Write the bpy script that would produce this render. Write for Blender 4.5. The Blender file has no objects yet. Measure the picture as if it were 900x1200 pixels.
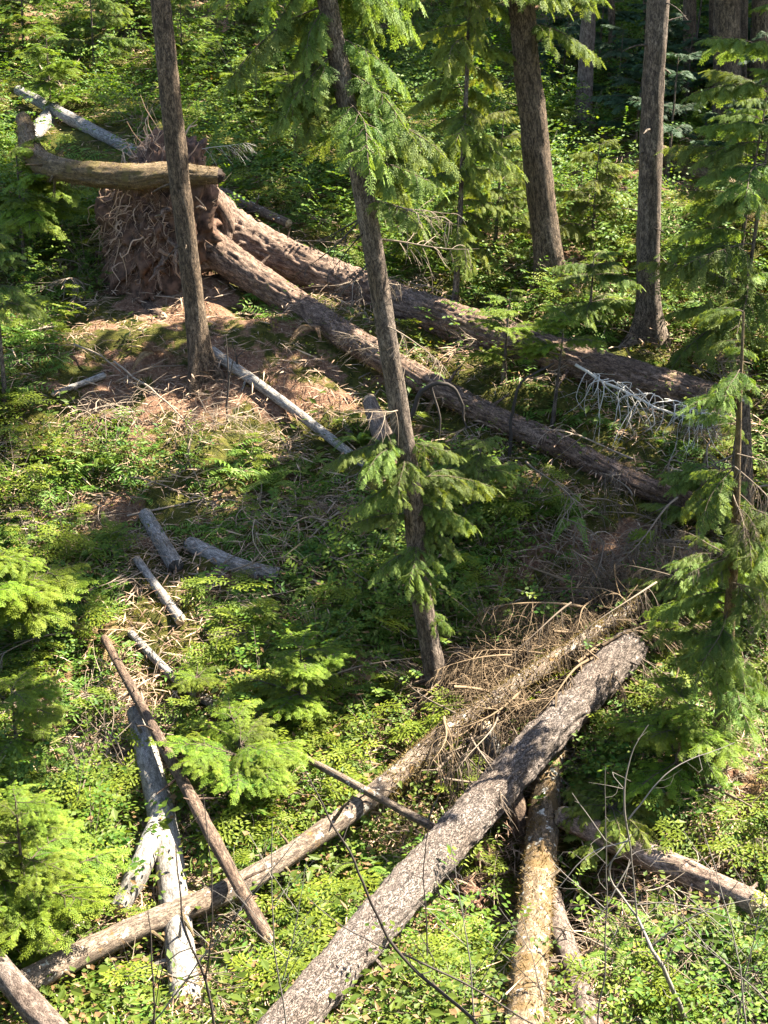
import bpy, math, random
import numpy as np
from mathutils import Vector, Matrix, Euler

random.seed(7)
RNG = np.random.default_rng(7)
S = bpy.context.scene
COL = S.collection
R = math.radians

# ------------------------------------------------------------------ camera, world, sun, exposure
CAM = np.array([0.0, 0.0, 8.0])
PITCH = R(23.0)
FPX = 1600.0                       # focal length in pixels of a 900 x 1200 frame
cd = bpy.data.cameras.new('camera')
cam = bpy.data.objects.new('camera', cd)
COL.objects.link(cam)
cam.location = CAM
cam.rotation_euler = (R(90) - PITCH, 0, 0)
cd.sensor_fit = 'VERTICAL'; cd.sensor_height = 24.0; cd.sensor_width = 18.0
cd.lens = FPX / 1200.0 * 24.0
cd.clip_start = 0.1; cd.clip_end = 600
S.camera = cam

SUN_EL, SUN_AZ = R(52.0), R(66.0)  # azimuth measured from +Y towards +X
SUN_DIR = np.array([math.cos(SUN_EL) * math.sin(SUN_AZ), math.cos(SUN_EL) * math.cos(SUN_AZ), math.sin(SUN_EL)])
w = bpy.data.worlds.new('World'); S.world = w; w.use_nodes = True
nt = w.node_tree; nt.nodes.clear()
sky = nt.nodes.new('ShaderNodeTexSky'); sky.sky_type = 'NISHITA'; sky.sun_disc = False
sky.sun_elevation = SUN_EL; sky.sun_rotation = SUN_AZ
bg = nt.nodes.new('ShaderNodeBackground'); bg.inputs[1].default_value = 0.06
wo = nt.nodes.new('ShaderNodeOutputWorld')
nt.links.new(sky.outputs[0], bg.inputs[0]); nt.links.new(bg.outputs[0], wo.inputs[0])
ld = bpy.data.lights.new('sun', 'SUN'); ld.energy = 5.0; ld.angle = R(0.5); ld.color = (1.0, 0.93, 0.78)
sun = bpy.data.objects.new('sun', ld); COL.objects.link(sun)
sun.rotation_euler = Vector(SUN_DIR).to_track_quat('Z', 'Y').to_euler()
sun.location = (8, 4, 30)
S.view_settings.view_transform = 'Standard'; S.view_settings.look = 'None'
S.view_settings.exposure = 3.0; S.view_settings.gamma = 1.0
S.render.engine = 'CYCLES'
S.cycles.max_bounces = 6; S.cycles.diffuse_bounces = 4; S.cycles.transmission_bounces = 4
S.cycles.glossy_bounces = 2; S.cycles.transparent_max_bounces = 4

# ------------------------------------------------------------------ noise
def _hash(i, j, k):
    n = (i.astype(np.int64) * 374761393 + j.astype(np.int64) * 668265263 + k.astype(np.int64) * 2147483647 + 1013) & 0xffffffff
    n = ((n ^ (n >> 13)) * 1274126177) & 0xffffffff
    n = (n ^ (n >> 16)) & 0xffffffff
    return n.astype(np.float64) / 4294967295.0 * 2 - 1
def noise3(p):
    p = np.asarray(p, float); i = np.floor(p).astype(np.int64); f = p - i
    u = f * f * (3 - 2 * f)
    out = 0
    for dx in (0, 1):
        wx = u[..., 0] if dx else 1 - u[..., 0]
        for dy in (0, 1):
            wy = u[..., 1] if dy else 1 - u[..., 1]
            for dz in (0, 1):
                wz = u[..., 2] if dz else 1 - u[..., 2]
                out = out + wx * wy * wz * _hash(i[..., 0] + dx, i[..., 1] + dy, i[..., 2] + dz)
    return out
def fbm(p, o=3):
    p = np.asarray(p, float); a, s, out = 1.0, 0.0, 0
    for _ in range(o):
        out = out + a * noise3(p); s += a; a *= 0.5; p = p * 2.03 + 7.1
    return out / s

# ------------------------------------------------------------------ terrain and pixel helpers
PY = np.array([-14, -2, 0, 2, 4, 6, 8, 10.5, 11.5, 12.5, 14.5, 16.7, 19, 23.7, 30, 40, 55, 75, 110, 160])
PZ = np.array([7.0, 6.5, 6.3, 4.4, 2.5, 1.15, 0.85, 0.85, 0.95, 1.25, 2.05, 2.95, 3.6, 4.4, 5.3, 6.7, 9.5, 16, 34, 60])
BUMPS = []                          # x, y, rx, ry, height
def ground(x, y, fine=True):
    x = np.asarray(x, float); y = np.asarray(y, float)
    z = np.interp(y, PY, PZ)
    z = z + 0.03 * x * np.clip((y - 14) / 10, 0, 1)
    c = np.stack([x, y, np.zeros_like(x)], -1)
    z = z + 0.30 * fbm(c * 0.22 + 3.3, 2) * np.clip((y - 6) / 6, 0.3, 1)
    if fine:
        z = z + 0.30 * fbm(c * 0.8 + 11.7, 3) + 0.07 * fbm(c * 3.1, 3)
    for bx, by, rx, ry, h in BUMPS:
        z = z + h * np.exp(-((x - bx) / rx) ** 2 - ((y - by) / ry) ** 2)
    return z
_cp, _sp = math.cos(PITCH), math.sin(PITCH)
def ray(px, py):
    u, v = (px - 450.0) / FPX, (600.0 - py) / FPX
    d = np.array([u, _cp + v * _sp, -_sp + v * _cp])
    return d
def at(px, py, Y):                  # the point of a pixel's ray that lies Y metres out
    d = ray(px, py)
    return CAM + d * (Y / d[1])
_T = np.arange(4, 90, 0.03)
def hit(px, py, lift=0.0):          # where a pixel's ray meets the ground (plus lift)
    d = ray(px, py)
    P = CAM + d * _T[:, None]
    below = P[:, 2] - ground(P[:, 0], P[:, 1]) < lift
    k = int(np.argmax(below)) if below.any() else len(_T) - 1
    return P[k]
def proj(P):
    q = np.asarray(P, float) - CAM
    zc = q[..., 1] * _cp - q[..., 2] * _sp
    yc = q[..., 1] * _sp + q[..., 2] * _cp
    zc = np.where(np.abs(zc) < 1e-6, 1e-6, zc)
    return 450 + FPX * q[..., 0] / zc, 600 - FPX * yc / zc, zc
def G(x, y):
    return float(ground(np.array([x]), np.array([y]))[0])

BUMPS += [(-2.1, 17.3, 1.9, 1.0, 0.35), (-2.9, 18.7, 0.9, 0.5, 0.3),     # the mound under the thin trunk
          (1.0, 8.9, 0.9, 1.2, -0.7),      # hollow below the big log
          (2.0, 9.3, 0.9, 0.7, -0.25),
          (2.4, 7.3, 1.4, 0.7, -0.25),      # creek bed
          (-3.2, 19.4, 1.2, 0.8, -0.3),     # root pit
          (6.5, 29.0, 3.0, 3.0, 0.8), (-7, 33, 5, 4, 0.8)]

# ------------------------------------------------------------------ mesh collecting
def nrm(v):
    v = np.asarray(v, float); return v / (np.linalg.norm(v, axis=-1, keepdims=True) + 1e-12)
class MB:
    def __init__(self):
        self.V, self.Q, self.T, self.t, self.mq, self.mt, self.c, self.n = [], [], [], [], [], [], [], 0
    def add(self, V, Q=None, T=None, tint=0.5, mi=0, co=None):
        V = np.asarray(V, float); k = len(V)
        if Q is not None and len(Q):
            Q = np.asarray(Q, int) + self.n; self.Q.append(Q); self.mq.append(np.broadcast_to(mi, (len(Q),)))
        if T is not None and len(T):
            T = np.asarray(T, int) + self.n; self.T.append(T); self.mt.append(np.broadcast_to(mi, (len(T),)))
        self.V.append(V); self.t.append(np.broadcast_to(tint, (k,)))
        self.c.append(np.zeros((k, 3)) if co is None else co); self.n += k
    def arrays(self):
        V = np.concatenate(self.V); t = np.concatenate(self.t)
        Q = np.concatenate(self.Q) if self.Q else np.zeros((0, 4), int)
        return V, Q, t
    def mesh(self, name, mats, smooth=True):
        V = np.concatenate(self.V)
        Q = np.concatenate(self.Q) if self.Q else np.zeros((0, 4), int)
        T = np.concatenate(self.T) if self.T else np.zeros((0, 3), int)
        mi = np.concatenate((self.mq or [np.zeros(0, int)]) + (self.mt or [np.zeros(0, int)]))
        me = bpy.data.meshes.new(name)
        me.vertices.add(len(V)); me.vertices.foreach_set('co', V.astype(np.float32).ravel())
        me.loops.add(Q.size + T.size); me.loops.foreach_set('vertex_index', np.concatenate([Q.ravel(), T.ravel()]).astype(np.int32))
        me.polygons.add(len(Q) + len(T))
        me.polygons.foreach_set('loop_start', np.concatenate([np.arange(len(Q)) * 4, Q.size + np.arange(len(T)) * 3]).astype(np.int32))
        for m in mats: me.materials.append(m)
        me.polygons.foreach_set('material_index', mi.astype(np.int32))
        me.polygons.foreach_set('use_smooth', np.full(len(Q) + len(T), smooth))
        a = me.attributes.new('tint', 'FLOAT', 'POINT'); a.data.foreach_set('value', np.concatenate(self.t).astype(np.float32))
        if any(c.any() for c in self.c):
            a = me.attributes.new('grain', 'FLOAT_VECTOR', 'POINT'); a.data.foreach_set('vector', np.concatenate(self.c).astype(np.float32).ravel())
        me.update(calc_edges=True)
        return me

def link(name, data, parent=None, M=None):
    o = bpy.data.objects.new(name, data); COL.objects.link(o)
    if parent is not None: o.parent = parent
    if M is not None: o.matrix_local = M
    return o
def thing(name, label, cat, loc=(0, 0, 0), group=None, data=None):
    o = link(name, data); o.location = loc
    o['label'] = label; o['category'] = cat
    if group: o['group'] = group
    return o
def part(name, mb, mats, parent, label=None, smooth=True, kind=None):
    o = link(name, mb.mesh(name, mats, smooth), parent)
    if label: o['label'] = label
    if kind: o['kind'] = kind
    return o

# ------------------------------------------------------------------ materials
def newmat(name):
    m = bpy.data.materials.new(name); m.use_nodes = True
    t = m.node_tree; t.nodes.clear()
    out = t.nodes.new('ShaderNodeOutputMaterial')
    def n(kind, **kw):
        x = t.nodes.new(kind)
        for k, v in kw.items():
            if k in x.inputs.keys() if isinstance(k, str) else False: x.inputs[k].default_value = v
            else: setattr(x, k, v)
        return x
    def l(a, b): t.links.new(a, b)
    return m, t, out, n, l
def rgba(c): return (c[0], c[1], c[2], 1)
def mixc(n, l, fac, a, b, mode='MIX'):
    x = n('ShaderNodeMix', data_type='RGBA', blend_type=mode)
    for s, v in ((0, fac), (6, a), (7, b)):
        if isinstance(v, (int, float)): x.inputs[s].default_value = v
        elif isinstance(v, tuple): x.inputs[s].default_value = rgba(v)
        else: l(v, x.inputs[s])
    return x.outputs[2]
def ramp(n, l, src, a, b, lo=0.0, hi=1.0):
    x = n('ShaderNodeMapRange'); l(src, x.inputs[0])
    x.inputs[1].default_value = a; x.inputs[2].default_value = b; x.inputs[3].default_value = lo; x.inputs[4].default_value = hi
    return x.outputs[0]
def leaf_mat(name, a, b, trans=0.38, dry=None):
    m, t, out, n, l = newmat(name)
    at_ = n('ShaderNodeAttribute', attribute_name='tint')
    oi = n('ShaderNodeObjectInfo')
    c = mixc(n, l, at_.outputs['Fac'], a, b)
    if dry: c = mixc(n, l, ramp(n, l, at_.outputs['Fac'], 0.80, 0.82), c, dry)
    hv = n('ShaderNodeHueSaturation')
    l(ramp(n, l, oi.outputs['Random'], 0, 1, 0.485, 0.515), hv.inputs['Hue'])
    l(ramp(n, l, oi.outputs['Random'], 0, 1, 0.8, 1.2), hv.inputs['Value'])
    l(c, hv.inputs['Color'])
    p = n('ShaderNodeBsdfPrincipled'); l(hv.outputs[0], p.inputs['Base Color'])
    p.inputs['Roughness'].default_value = 0.55; p.inputs['Specular IOR Level'].default_value = 0.22
    tr = n('ShaderNodeBsdfTranslucent')
    l(mixc(n, l, 1.0, hv.outputs[0], (1.25, 1.15, 0.55), 'MULTIPLY'), tr.inputs['Color'])
    mx = n('ShaderNodeMixShader'); mx.inputs[0].default_value = trans
    l(p.outputs[0], mx.inputs[1]); l(tr.outputs[0], mx.inputs[2]); l(mx.outputs[0], out.inputs[0])
    return m
def bark_mat(name, dark, light, moss=0.0, lichen=0.0, scale=14.0, bump=0.5, mosscol=(0.13, 0.115, 0.025), lich=(0.46, 0.44, 0.38), stretch=1.0):
    m, t, out, n, l = newmat(name)
    g = n('ShaderNodeAttribute', attribute_name='grain')
    n1 = n('ShaderNodeTexNoise'); n1.inputs['Scale'].default_value = scale; n1.inputs['Detail'].default_value = 6; n1.inputs['Roughness'].default_value = 0.65
    n2 = n('ShaderNodeTexNoise'); n2.inputs['Scale'].default_value = scale * 2.1; n2.inputs['Detail'].default_value = 4; n2.inputs['Roughness'].default_value = 0.6
    n3 = n('ShaderNodeTexNoise'); n3.inputs['Scale'].default_value = 1.7; n3.inputs['Detail'].default_value = 4
    l(g.outputs['Vector'], n1.inputs['Vector']); l(g.outputs['Vector'], n2.inputs['Vector'])
    tc = n('ShaderNodeTexCoord'); l(tc.outputs['Object'], n3.inputs['Vector'])
    c = mixc(n, l, ramp(n, l, n1.outputs['Fac'], 0.36, 0.62), dark, light)
    ab = n('ShaderNodeMath', operation='SUBTRACT'); l(n2.outputs['Fac'], ab.inputs[0]); ab.inputs[1].default_value = 0.5
    ab2 = n('ShaderNodeMath', operation='ABSOLUTE'); l(ab.outputs[0], ab2.inputs[0])
    crack = ramp(n, l, ab2.outputs[0], 0.0, 0.05, 0.0, 1.0)
    c = mixc(n, l, crack, tuple(x * 0.55 for x in dark), c)
    c = mixc(n, l, ramp(n, l, n3.outputs['Fac'], 0.3, 0.7), c, mixc(n, l, 1.0, c, (0.72, 0.66, 0.6), 'MULTIPLY'))
    if lichen:
        n4 = n('ShaderNodeTexNoise'); n4.inputs['Scale'].default_value = 9; n4.inputs['Detail'].default_value = 5; n4.inputs['Roughness'].default_value = 0.7
        l(tc.outputs['Object'], n4.inputs['Vector'])
        c = mixc(n, l, ramp(n, l, n4.outputs['Fac'], 0.66 - 0.16 * lichen, 0.69 - 0.14 * lichen), c, lich)
    if moss:
        n5 = n('ShaderNodeTexNoise'); n5.inputs['Scale'].default_value = 3.2; n5.inputs['Detail'].default_value = 7; n5.inputs['Roughness'].default_value = 0.72
        l(tc.outputs['Object'], n5.inputs['Vector'])
        c = mixc(n, l, ramp(n, l, n5.outputs['Fac'], 0.72 - 0.34 * moss, 0.80 - 0.34 * moss), c, mosscol)
    p = n('ShaderNodeBsdfPrincipled'); l(c, p.inputs['Base Color']); p.inputs['Roughness'].default_value = 0.85
    p.inputs['Specular IOR Level'].default_value = 0.2
    b = n('ShaderNodeBump'); b.inputs['Strength'].default_value = bump; b.inputs['Distance'].default_value = 0.035
    ad = n('ShaderNodeMath', operation='ADD'); l(n1.outputs['Fac'], ad.inputs[0]); l(crack, ad.inputs[1])
    l(ad.outputs[0], b.inputs['Height']); l(b.outputs[0], p.inputs['Normal']); l(p.outputs[0], out.inputs[0])
    return m
def plain_mat(name, a, b, scale=12.0, rough=0.85, bump=0.3, tinted=False):
    m, t, out, n, l = newmat(name)
    tc = n('ShaderNodeTexCoord'); n1 = n('ShaderNodeTexNoise'); n1.inputs['Scale'].default_value = scale; n1.inputs['Detail'].default_value = 7
    l(tc.outputs['Object'], n1.inputs['Vector'])
    if tinted:
        at_ = n('ShaderNodeAttribute', attribute_name='tint'); f = at_.outputs['Fac']
    else: f = ramp(n, l, n1.outputs['Fac'], 0.35, 0.65)
    c = mixc(n, l, f, a, b)
    p = n('ShaderNodeBsdfPrincipled'); l(c, p.inputs['Base Color']); p.inputs['Roughness'].default_value = rough
    p.inputs['Specular IOR Level'].default_value = 0.2
    if bump:
        bm = n('ShaderNodeBump'); bm.inputs['Strength'].default_value = bump; bm.inputs['Distance'].default_value = 0.03
        l(n1.outputs['Fac'], bm.inputs['Height']); l(bm.outputs[0], p.inputs['Normal'])
    l(p.outputs[0], out.inputs[0])
    return m

M = {
 'cedar': leaf_mat('cedar_foliage', (0.045, 0.095, 0.014), (0.195, 0.25, 0.055), 0.45),
 'cedar_lit': leaf_mat('sunlit_cedar_foliage', (0.06, 0.10, 0.013), (0.22, 0.25, 0.045), 0.46),  # lit copy of the cedar green: sunlight put into a paler, yellower colour
 'hemlock': leaf_mat('hemlock_foliage', (0.055, 0.11, 0.010), (0.20, 0.255, 0.022), 0.44),
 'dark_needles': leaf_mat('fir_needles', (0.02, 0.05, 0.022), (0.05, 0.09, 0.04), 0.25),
 'fern': leaf_mat('fern_frond', (0.05, 0.115, 0.012), (0.14, 0.19, 0.03), 0.38),
 'shrub': leaf_mat('shrub_leaf', (0.03, 0.082, 0.008), (0.13, 0.17, 0.018), 0.4),
 'cover': leaf_mat('ground_cover_leaf', (0.03, 0.068, 0.007), (0.13, 0.15, 0.018), 0.36, dry=(0.20, 0.12, 0.055)),
 'log_moss': leaf_mat('log_moss', (0.065, 0.043, 0.017), (0.175, 0.12, 0.045), 0.3),
 'moss_tuft': leaf_mat('moss_tuft', (0.075, 0.085, 0.008), (0.23, 0.20, 0.022), 0.3),
 'bark_grey': bark_mat('grey_bark', (0.06, 0.043, 0.035), (0.24, 0.19, 0.16), 0.0, 0.0, 34),
 'bark_big': bark_mat('foreground_bark', (0.10, 0.078, 0.066), (0.285, 0.235, 0.205), 0.12, 0.0, 40, 1.0),
 'bark_brown': bark_mat('brown_bark', (0.05, 0.033, 0.025), (0.20, 0.14, 0.10), 0.25, 0.0, 30),
 'bark_red': bark_mat('reddish_bark', (0.06, 0.038, 0.028), (0.26, 0.18, 0.135), 0.3, 0.0, 24),
 'bark_pinkish': bark_mat('pinkish_bark', (0.10, 0.07, 0.055), (0.42, 0.32, 0.26), 0.1, 0.0, 30),
 'bark_moss': bark_mat('mossy_bark', (0.07, 0.05, 0.03), (0.27, 0.2, 0.13), 0.7, 0.5, 30, mosscol=(0.115, 0.072, 0.03)),
 'bark_yellow': bark_mat('moss_covered_bark', (0.07, 0.05, 0.03), (0.22, 0.16, 0.09), 0.55, 0.0, 30, mosscol=(0.10, 0.075, 0.026)),
 'bark_pale': bark_mat('pale_peeling_bark', (0.07, 0.05, 0.038), (0.26, 0.205, 0.155), 0.38, 0.35, 34, mosscol=(0.19, 0.105, 0.03)),
 'bleached': bark_mat('bleached_wood', (0.12, 0.11, 0.10), (0.37, 0.345, 0.315), 0.12, 0.0, 40, 0.35, stretch=.3),
 'grey_wood': bark_mat('weathered_wood', (0.10, 0.095, 0.09), (0.36, 0.34, 0.32), 0.3, 0.0, 40, 0.4, mosscol=(0.10, 0.10, 0.03)),
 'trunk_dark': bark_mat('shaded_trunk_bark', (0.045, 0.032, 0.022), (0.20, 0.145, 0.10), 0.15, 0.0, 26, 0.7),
 'trunk_cedar': bark_mat('cedar_trunk_bark', (0.055, 0.042, 0.034), (0.21, 0.165, 0.13), 0.1, 0.0, 24, 0.6),
 'wood': plain_mat('raw_wood', (0.30, 0.20, 0.11), (0.52, 0.40, 0.26), 25),
 'twig': plain_mat('dead_twig', (0.06, 0.043, 0.03), (0.29, 0.225, 0.165), tinted=True, bump=0),
 'brush': plain_mat('brush_twig', (0.04, 0.027, 0.016), (0.21, 0.145, 0.085), tinted=True, bump=0),
 'white_twig': plain_mat('bleached_twig', (0.22, 0.20, 0.175), (0.50, 0.46, 0.40), tinted=True, bump=0),
 'dark_twig': plain_mat('dark_twig', (0.018, 0.014, 0.012), (0.06, 0.048, 0.04), tinted=True, bump=0),
 'root': plain_mat('root_skin', (0.11, 0.06, 0.038), (0.42, 0.29, 0.20), tinted=True, bump=0),
 'litter': plain_mat('forest_litter', (0.10, 0.055, 0.035), (0.42, 0.30, 0.20), tinted=True, bump=0),
 'soil': plain_mat('root_soil', (0.035, 0.02, 0.013), (0.13, 0.07, 0.045), 9, bump=0.9),
 'grey_twig': plain_mat('grey_twig', (0.05, 0.042, 0.036), (0.21, 0.185, 0.16), tinted=True, bump=0),
 'rot': bark_mat('rotten_wood', (0.06, 0.03, 0.02), (0.30, 0.17, 0.11), 0.3, 0, 16, 0.8),
 'stone': plain_mat('creek_stone', (0.16, 0.15, 0.14), (0.36, 0.34, 0.31), 14, 0.6),
}
def ground_mat():
    m, t, out, n, l = newmat('forest_floor')
    tc = n('ShaderNodeTexCoord')
    def N(s, d=6, r=0.6):
        x = n('ShaderNodeTexNoise'); x.inputs['Scale'].default_value = s; x.inputs['Detail'].default_value = d; x.inputs['Roughness'].default_value = r
        l(tc.outputs['Object'], x.inputs['Vector']); return x.outputs['Fac']
    a, b, c3, c4 = N(0.55, 5), N(9, 8, 0.7), N(38, 5, 0.7), N(2.2, 6)
    at_ = n('ShaderNodeAttribute', attribute_name='tint')
    soil = mixc(n, l, ramp(n, l, b, 0.35, 0.65), (0.065, 0.033, 0.02), (0.23, 0.125, 0.078))
    soil = mixc(n, l, ramp(n, l, c3, 0.5, 0.75), soil, (0.34, 0.24, 0.15))
    moss = mixc(n, l, ramp(n, l, b, 0.35, 0.68), (0.02, 0.026, 0.006), (0.10, 0.09, 0.018))  # moss colour darkened to paint in the shade of gaps between plants
    f = n('ShaderNodeMath', operation='ADD'); l(ramp(n, l, c4, 0.35, 0.65, -0.5, 0.5), f.inputs[0]); l(at_.outputs['Fac'], f.inputs[1])
    c = mixc(n, l, ramp(n, l, f.outputs[0], 0.4, 0.62), moss, soil)
    p = n('ShaderNodeBsdfPrincipled'); l(c, p.inputs['Base Color']); p.inputs['Roughness'].default_value = 0.95
    p.inputs['Specular IOR Level'].default_value = 0.1
    bm = n('ShaderNodeBump'); bm.inputs['Strength'].default_value = 0.8; bm.inputs['Distance'].default_value = 0.05
    ad = n('ShaderNodeMath', operation='ADD'); l(b, ad.inputs[0]); l(c3, ad.inputs[1]); l(ad.outputs[0], bm.inputs['Height'])
    l(bm.outputs[0], p.inputs['Normal']); l(p.outputs[0], out.inputs[0])
    return m
M['ground'] = ground_mat()

# ------------------------------------------------------------------ bare ground map: 1 = litter and soil, 0 = moss and plants (photo regions on the slope)
BARE = [(280, 455, 150, 55, 1.0), (210, 345, 80, 60, 1.0), (140, 470, 90, 55, 0.8), (860, 930, 70, 120, 0.75), (820, 1040, 120, 60, 0.55),
        (330, 390, 80, 40, 0.6), (110, 600, 90, 40, 0.8), (280, 600, 160, 60, 0.45), (650, 300, 70, 40, 0.5), (110, 880, 90, 60, 0.7), (560, 800, 120, 50, .8),
        (720, 660, 130, 60, 0.8), (650, 1150, 50, 80, 0.7), (760, 1170, 70, 40, 0.8), (640, 20, 60, 60, .5), (300, 20, 100, 40, .6), (40, 20, 80, 40, .5), (750, 200, 120, 40, .6), (560, 1040, 60, 60, .8), (340, 700, 90, 60, .4)]
def bare(x, y, z=None):
    if z is None: z = ground(x, y, False)
    px, py, _ = proj(np.stack([x, y, z], -1))
    b = np.zeros_like(px)
    for cx, cy, rx, ry, s in BARE:
        b = np.maximum(b, s * np.exp(-(((px - cx) / rx) ** 2 + ((py - cy) / ry) ** 2)))
    return b

# ------------------------------------------------------------------ ground
def axis(lo, hi, a, b, fine, grow):
    m = list(np.arange(a, b, fine)); x, s = b, fine
    up = []
    while x < hi: up.append(x); s *= grow; x += s
    up.append(hi); x, s = a - fine, fine; dn = []
    while x > lo: dn.append(x); s *= grow; x -= s
    dn.append(lo)
    return np.array(dn[::-1] + m + up)
xs, ys = axis(-90, 90, -7, 7, 0.075, 1.06), axis(-14, 160, 6, 24, 0.075, 1.03)
X, Y = np.meshgrid(xs, ys)
Z = ground(X.ravel(), Y.ravel())
mb = MB()
nx, ny = len(xs), len(ys)
idx = np.arange(nx * ny).reshape(ny, nx)
mb.add(np.stack([X.ravel(), Y.ravel(), Z], -1), np.stack([idx[:-1, :-1], idx[:-1, 1:], idx[1:, 1:], idx[1:, :-1]], -1).reshape(-1, 4), tint=bare(X.ravel(), Y.ravel(), Z))
go = link('ground', mb.mesh('ground', [M['ground']])); go['kind'] = 'structure'
go['label'] = 'mossy forest floor rising from a gully to the dark trees'

# ------------------------------------------------------------------ tubes
def smooth_path(pts, rad, step):
    pts = np.asarray(pts, float); rad = np.asarray(rad, float)
    if len(pts) == 2: P = lambda s: pts[0] + (pts[1] - pts[0]) * s[:, None]
    k = len(pts)
    ext = np.vstack([2 * pts[0] - pts[1], pts, 2 * pts[-1] - pts[-2]])
    L = np.linalg.norm(np.diff(pts, axis=0), axis=1)
    out, ro = [], []
    for i in range(k - 1):
        m = max(2, int(L[i] / step)); s = np.linspace(0, 1, m, endpoint=False)[:, None]
        p0, p1, p2, p3 = ext[i], ext[i + 1], ext[i + 2], ext[i + 3]
        out.append(0.5 * (2 * p1 + (p2 - p0) * s + (2 * p0 - 5 * p1 + 4 * p2 - p3) * s ** 2 + (3 * p1 - p0 - 3 * p2 + p3) * s ** 3))
        ro.append(rad[i] + (rad[i + 1] - rad[i]) * s[:, 0])
    out.append(pts[-1:]); ro.append(rad[-1:])
    return np.vstack(out), np.concatenate(ro)
def frames(P):
    T = nrm(np.gradient(P, axis=0))
    u = np.cross(T[0], [0.13, 0.21, 0.97]); u = u if np.linalg.norm(u) > 0.2 else np.cross(T[0], [1, 0.1, 0])
    u = nrm(u); U = [u]
    for i in range(1, len(P)):
        u = U[-1] - T[i] * np.dot(U[-1], T[i]); U.append(nrm(u))
    U = np.array(U); return T, U, np.cross(T, U)
def tube(P, r, k, rough=0.0, freq=8.0, seed=0.0, furrow=1.0, lump=0.0):
    P = np.asarray(P, float); r = np.asarray(r, float)
    T, U, W = frames(P)
    th = np.linspace(0, 2 * math.pi, k, endpoint=False)
    s = np.concatenate([[0], np.cumsum(np.linalg.norm(np.diff(P, axis=0), axis=1))])
    co = np.empty((len(P), k, 3)); co[..., 0] = r[:, None] * np.cos(th); co[..., 1] = r[:, None] * np.sin(th); co[..., 2] = s[:, None] * 0.33
    co += seed
    rr = np.repeat(r[:, None], k, 1)
    if rough:
        q = co * np.array([1, 1, 0.4]); n1 = fbm(q * freq, 3); ridg = 1 - np.abs(n1) * 2
        rr = rr * (1 + rough * furrow * (ridg - 0.5))
        q2 = co * np.array([1, 1, 4.5]); rr = rr * (1 + rough * 0.6 * fbm(q2 * freq * 0.35 + 5, 2))
    if lump: rr = rr * (1 + lump * fbm(co * np.array([2.5, 2.5, 5]) + 9.1, 2))
    V = P[:, None] + rr[..., None] * (U[:, None] * np.cos(th)[None, :, None] + W[:, None] * np.sin(th)[None, :, None])
    n = len(P); I = np.arange(n * k).reshape(n, k)
    J = np.roll(I, -1, 1)
    Q = np.stack([I[:-1], J[:-1], J[1:], I[1:]], -1).reshape(-1, 4)
    return V.reshape(-1, 3), Q, co.reshape(-1, 3), (T, U, W, V)
def end_disc(V_ring, c, T, depth, seed, jag=0.0):
    k = len(V_ring); rng = np.random.default_rng(seed)
    rings, I = [V_ring], []
    for f in (0.78, 0.5, 0.22):
        q = c + (V_ring - c) * f + T * (depth * (1 - f) + jag * rng.uniform(-1, 1, (k, 1)) * (1 if jag else 0))
        rings.append(q)
    V = np.vstack(rings + [c + T * depth])
    Q = []
    for j in range(3):
        a = np.arange(k) + j * k; b = np.roll(np.arange(k), -1) + j * k
        Q.append(np.stack([a, b, b + k, a + k], -1))
    a = np.arange(k) + 3 * k; b = np.roll(np.arange(k), -1) + 3 * k
    Tt = np.stack([a, b, np.full(k, 4 * k)], -1)
    return V, np.concatenate(Q), Tt

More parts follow.
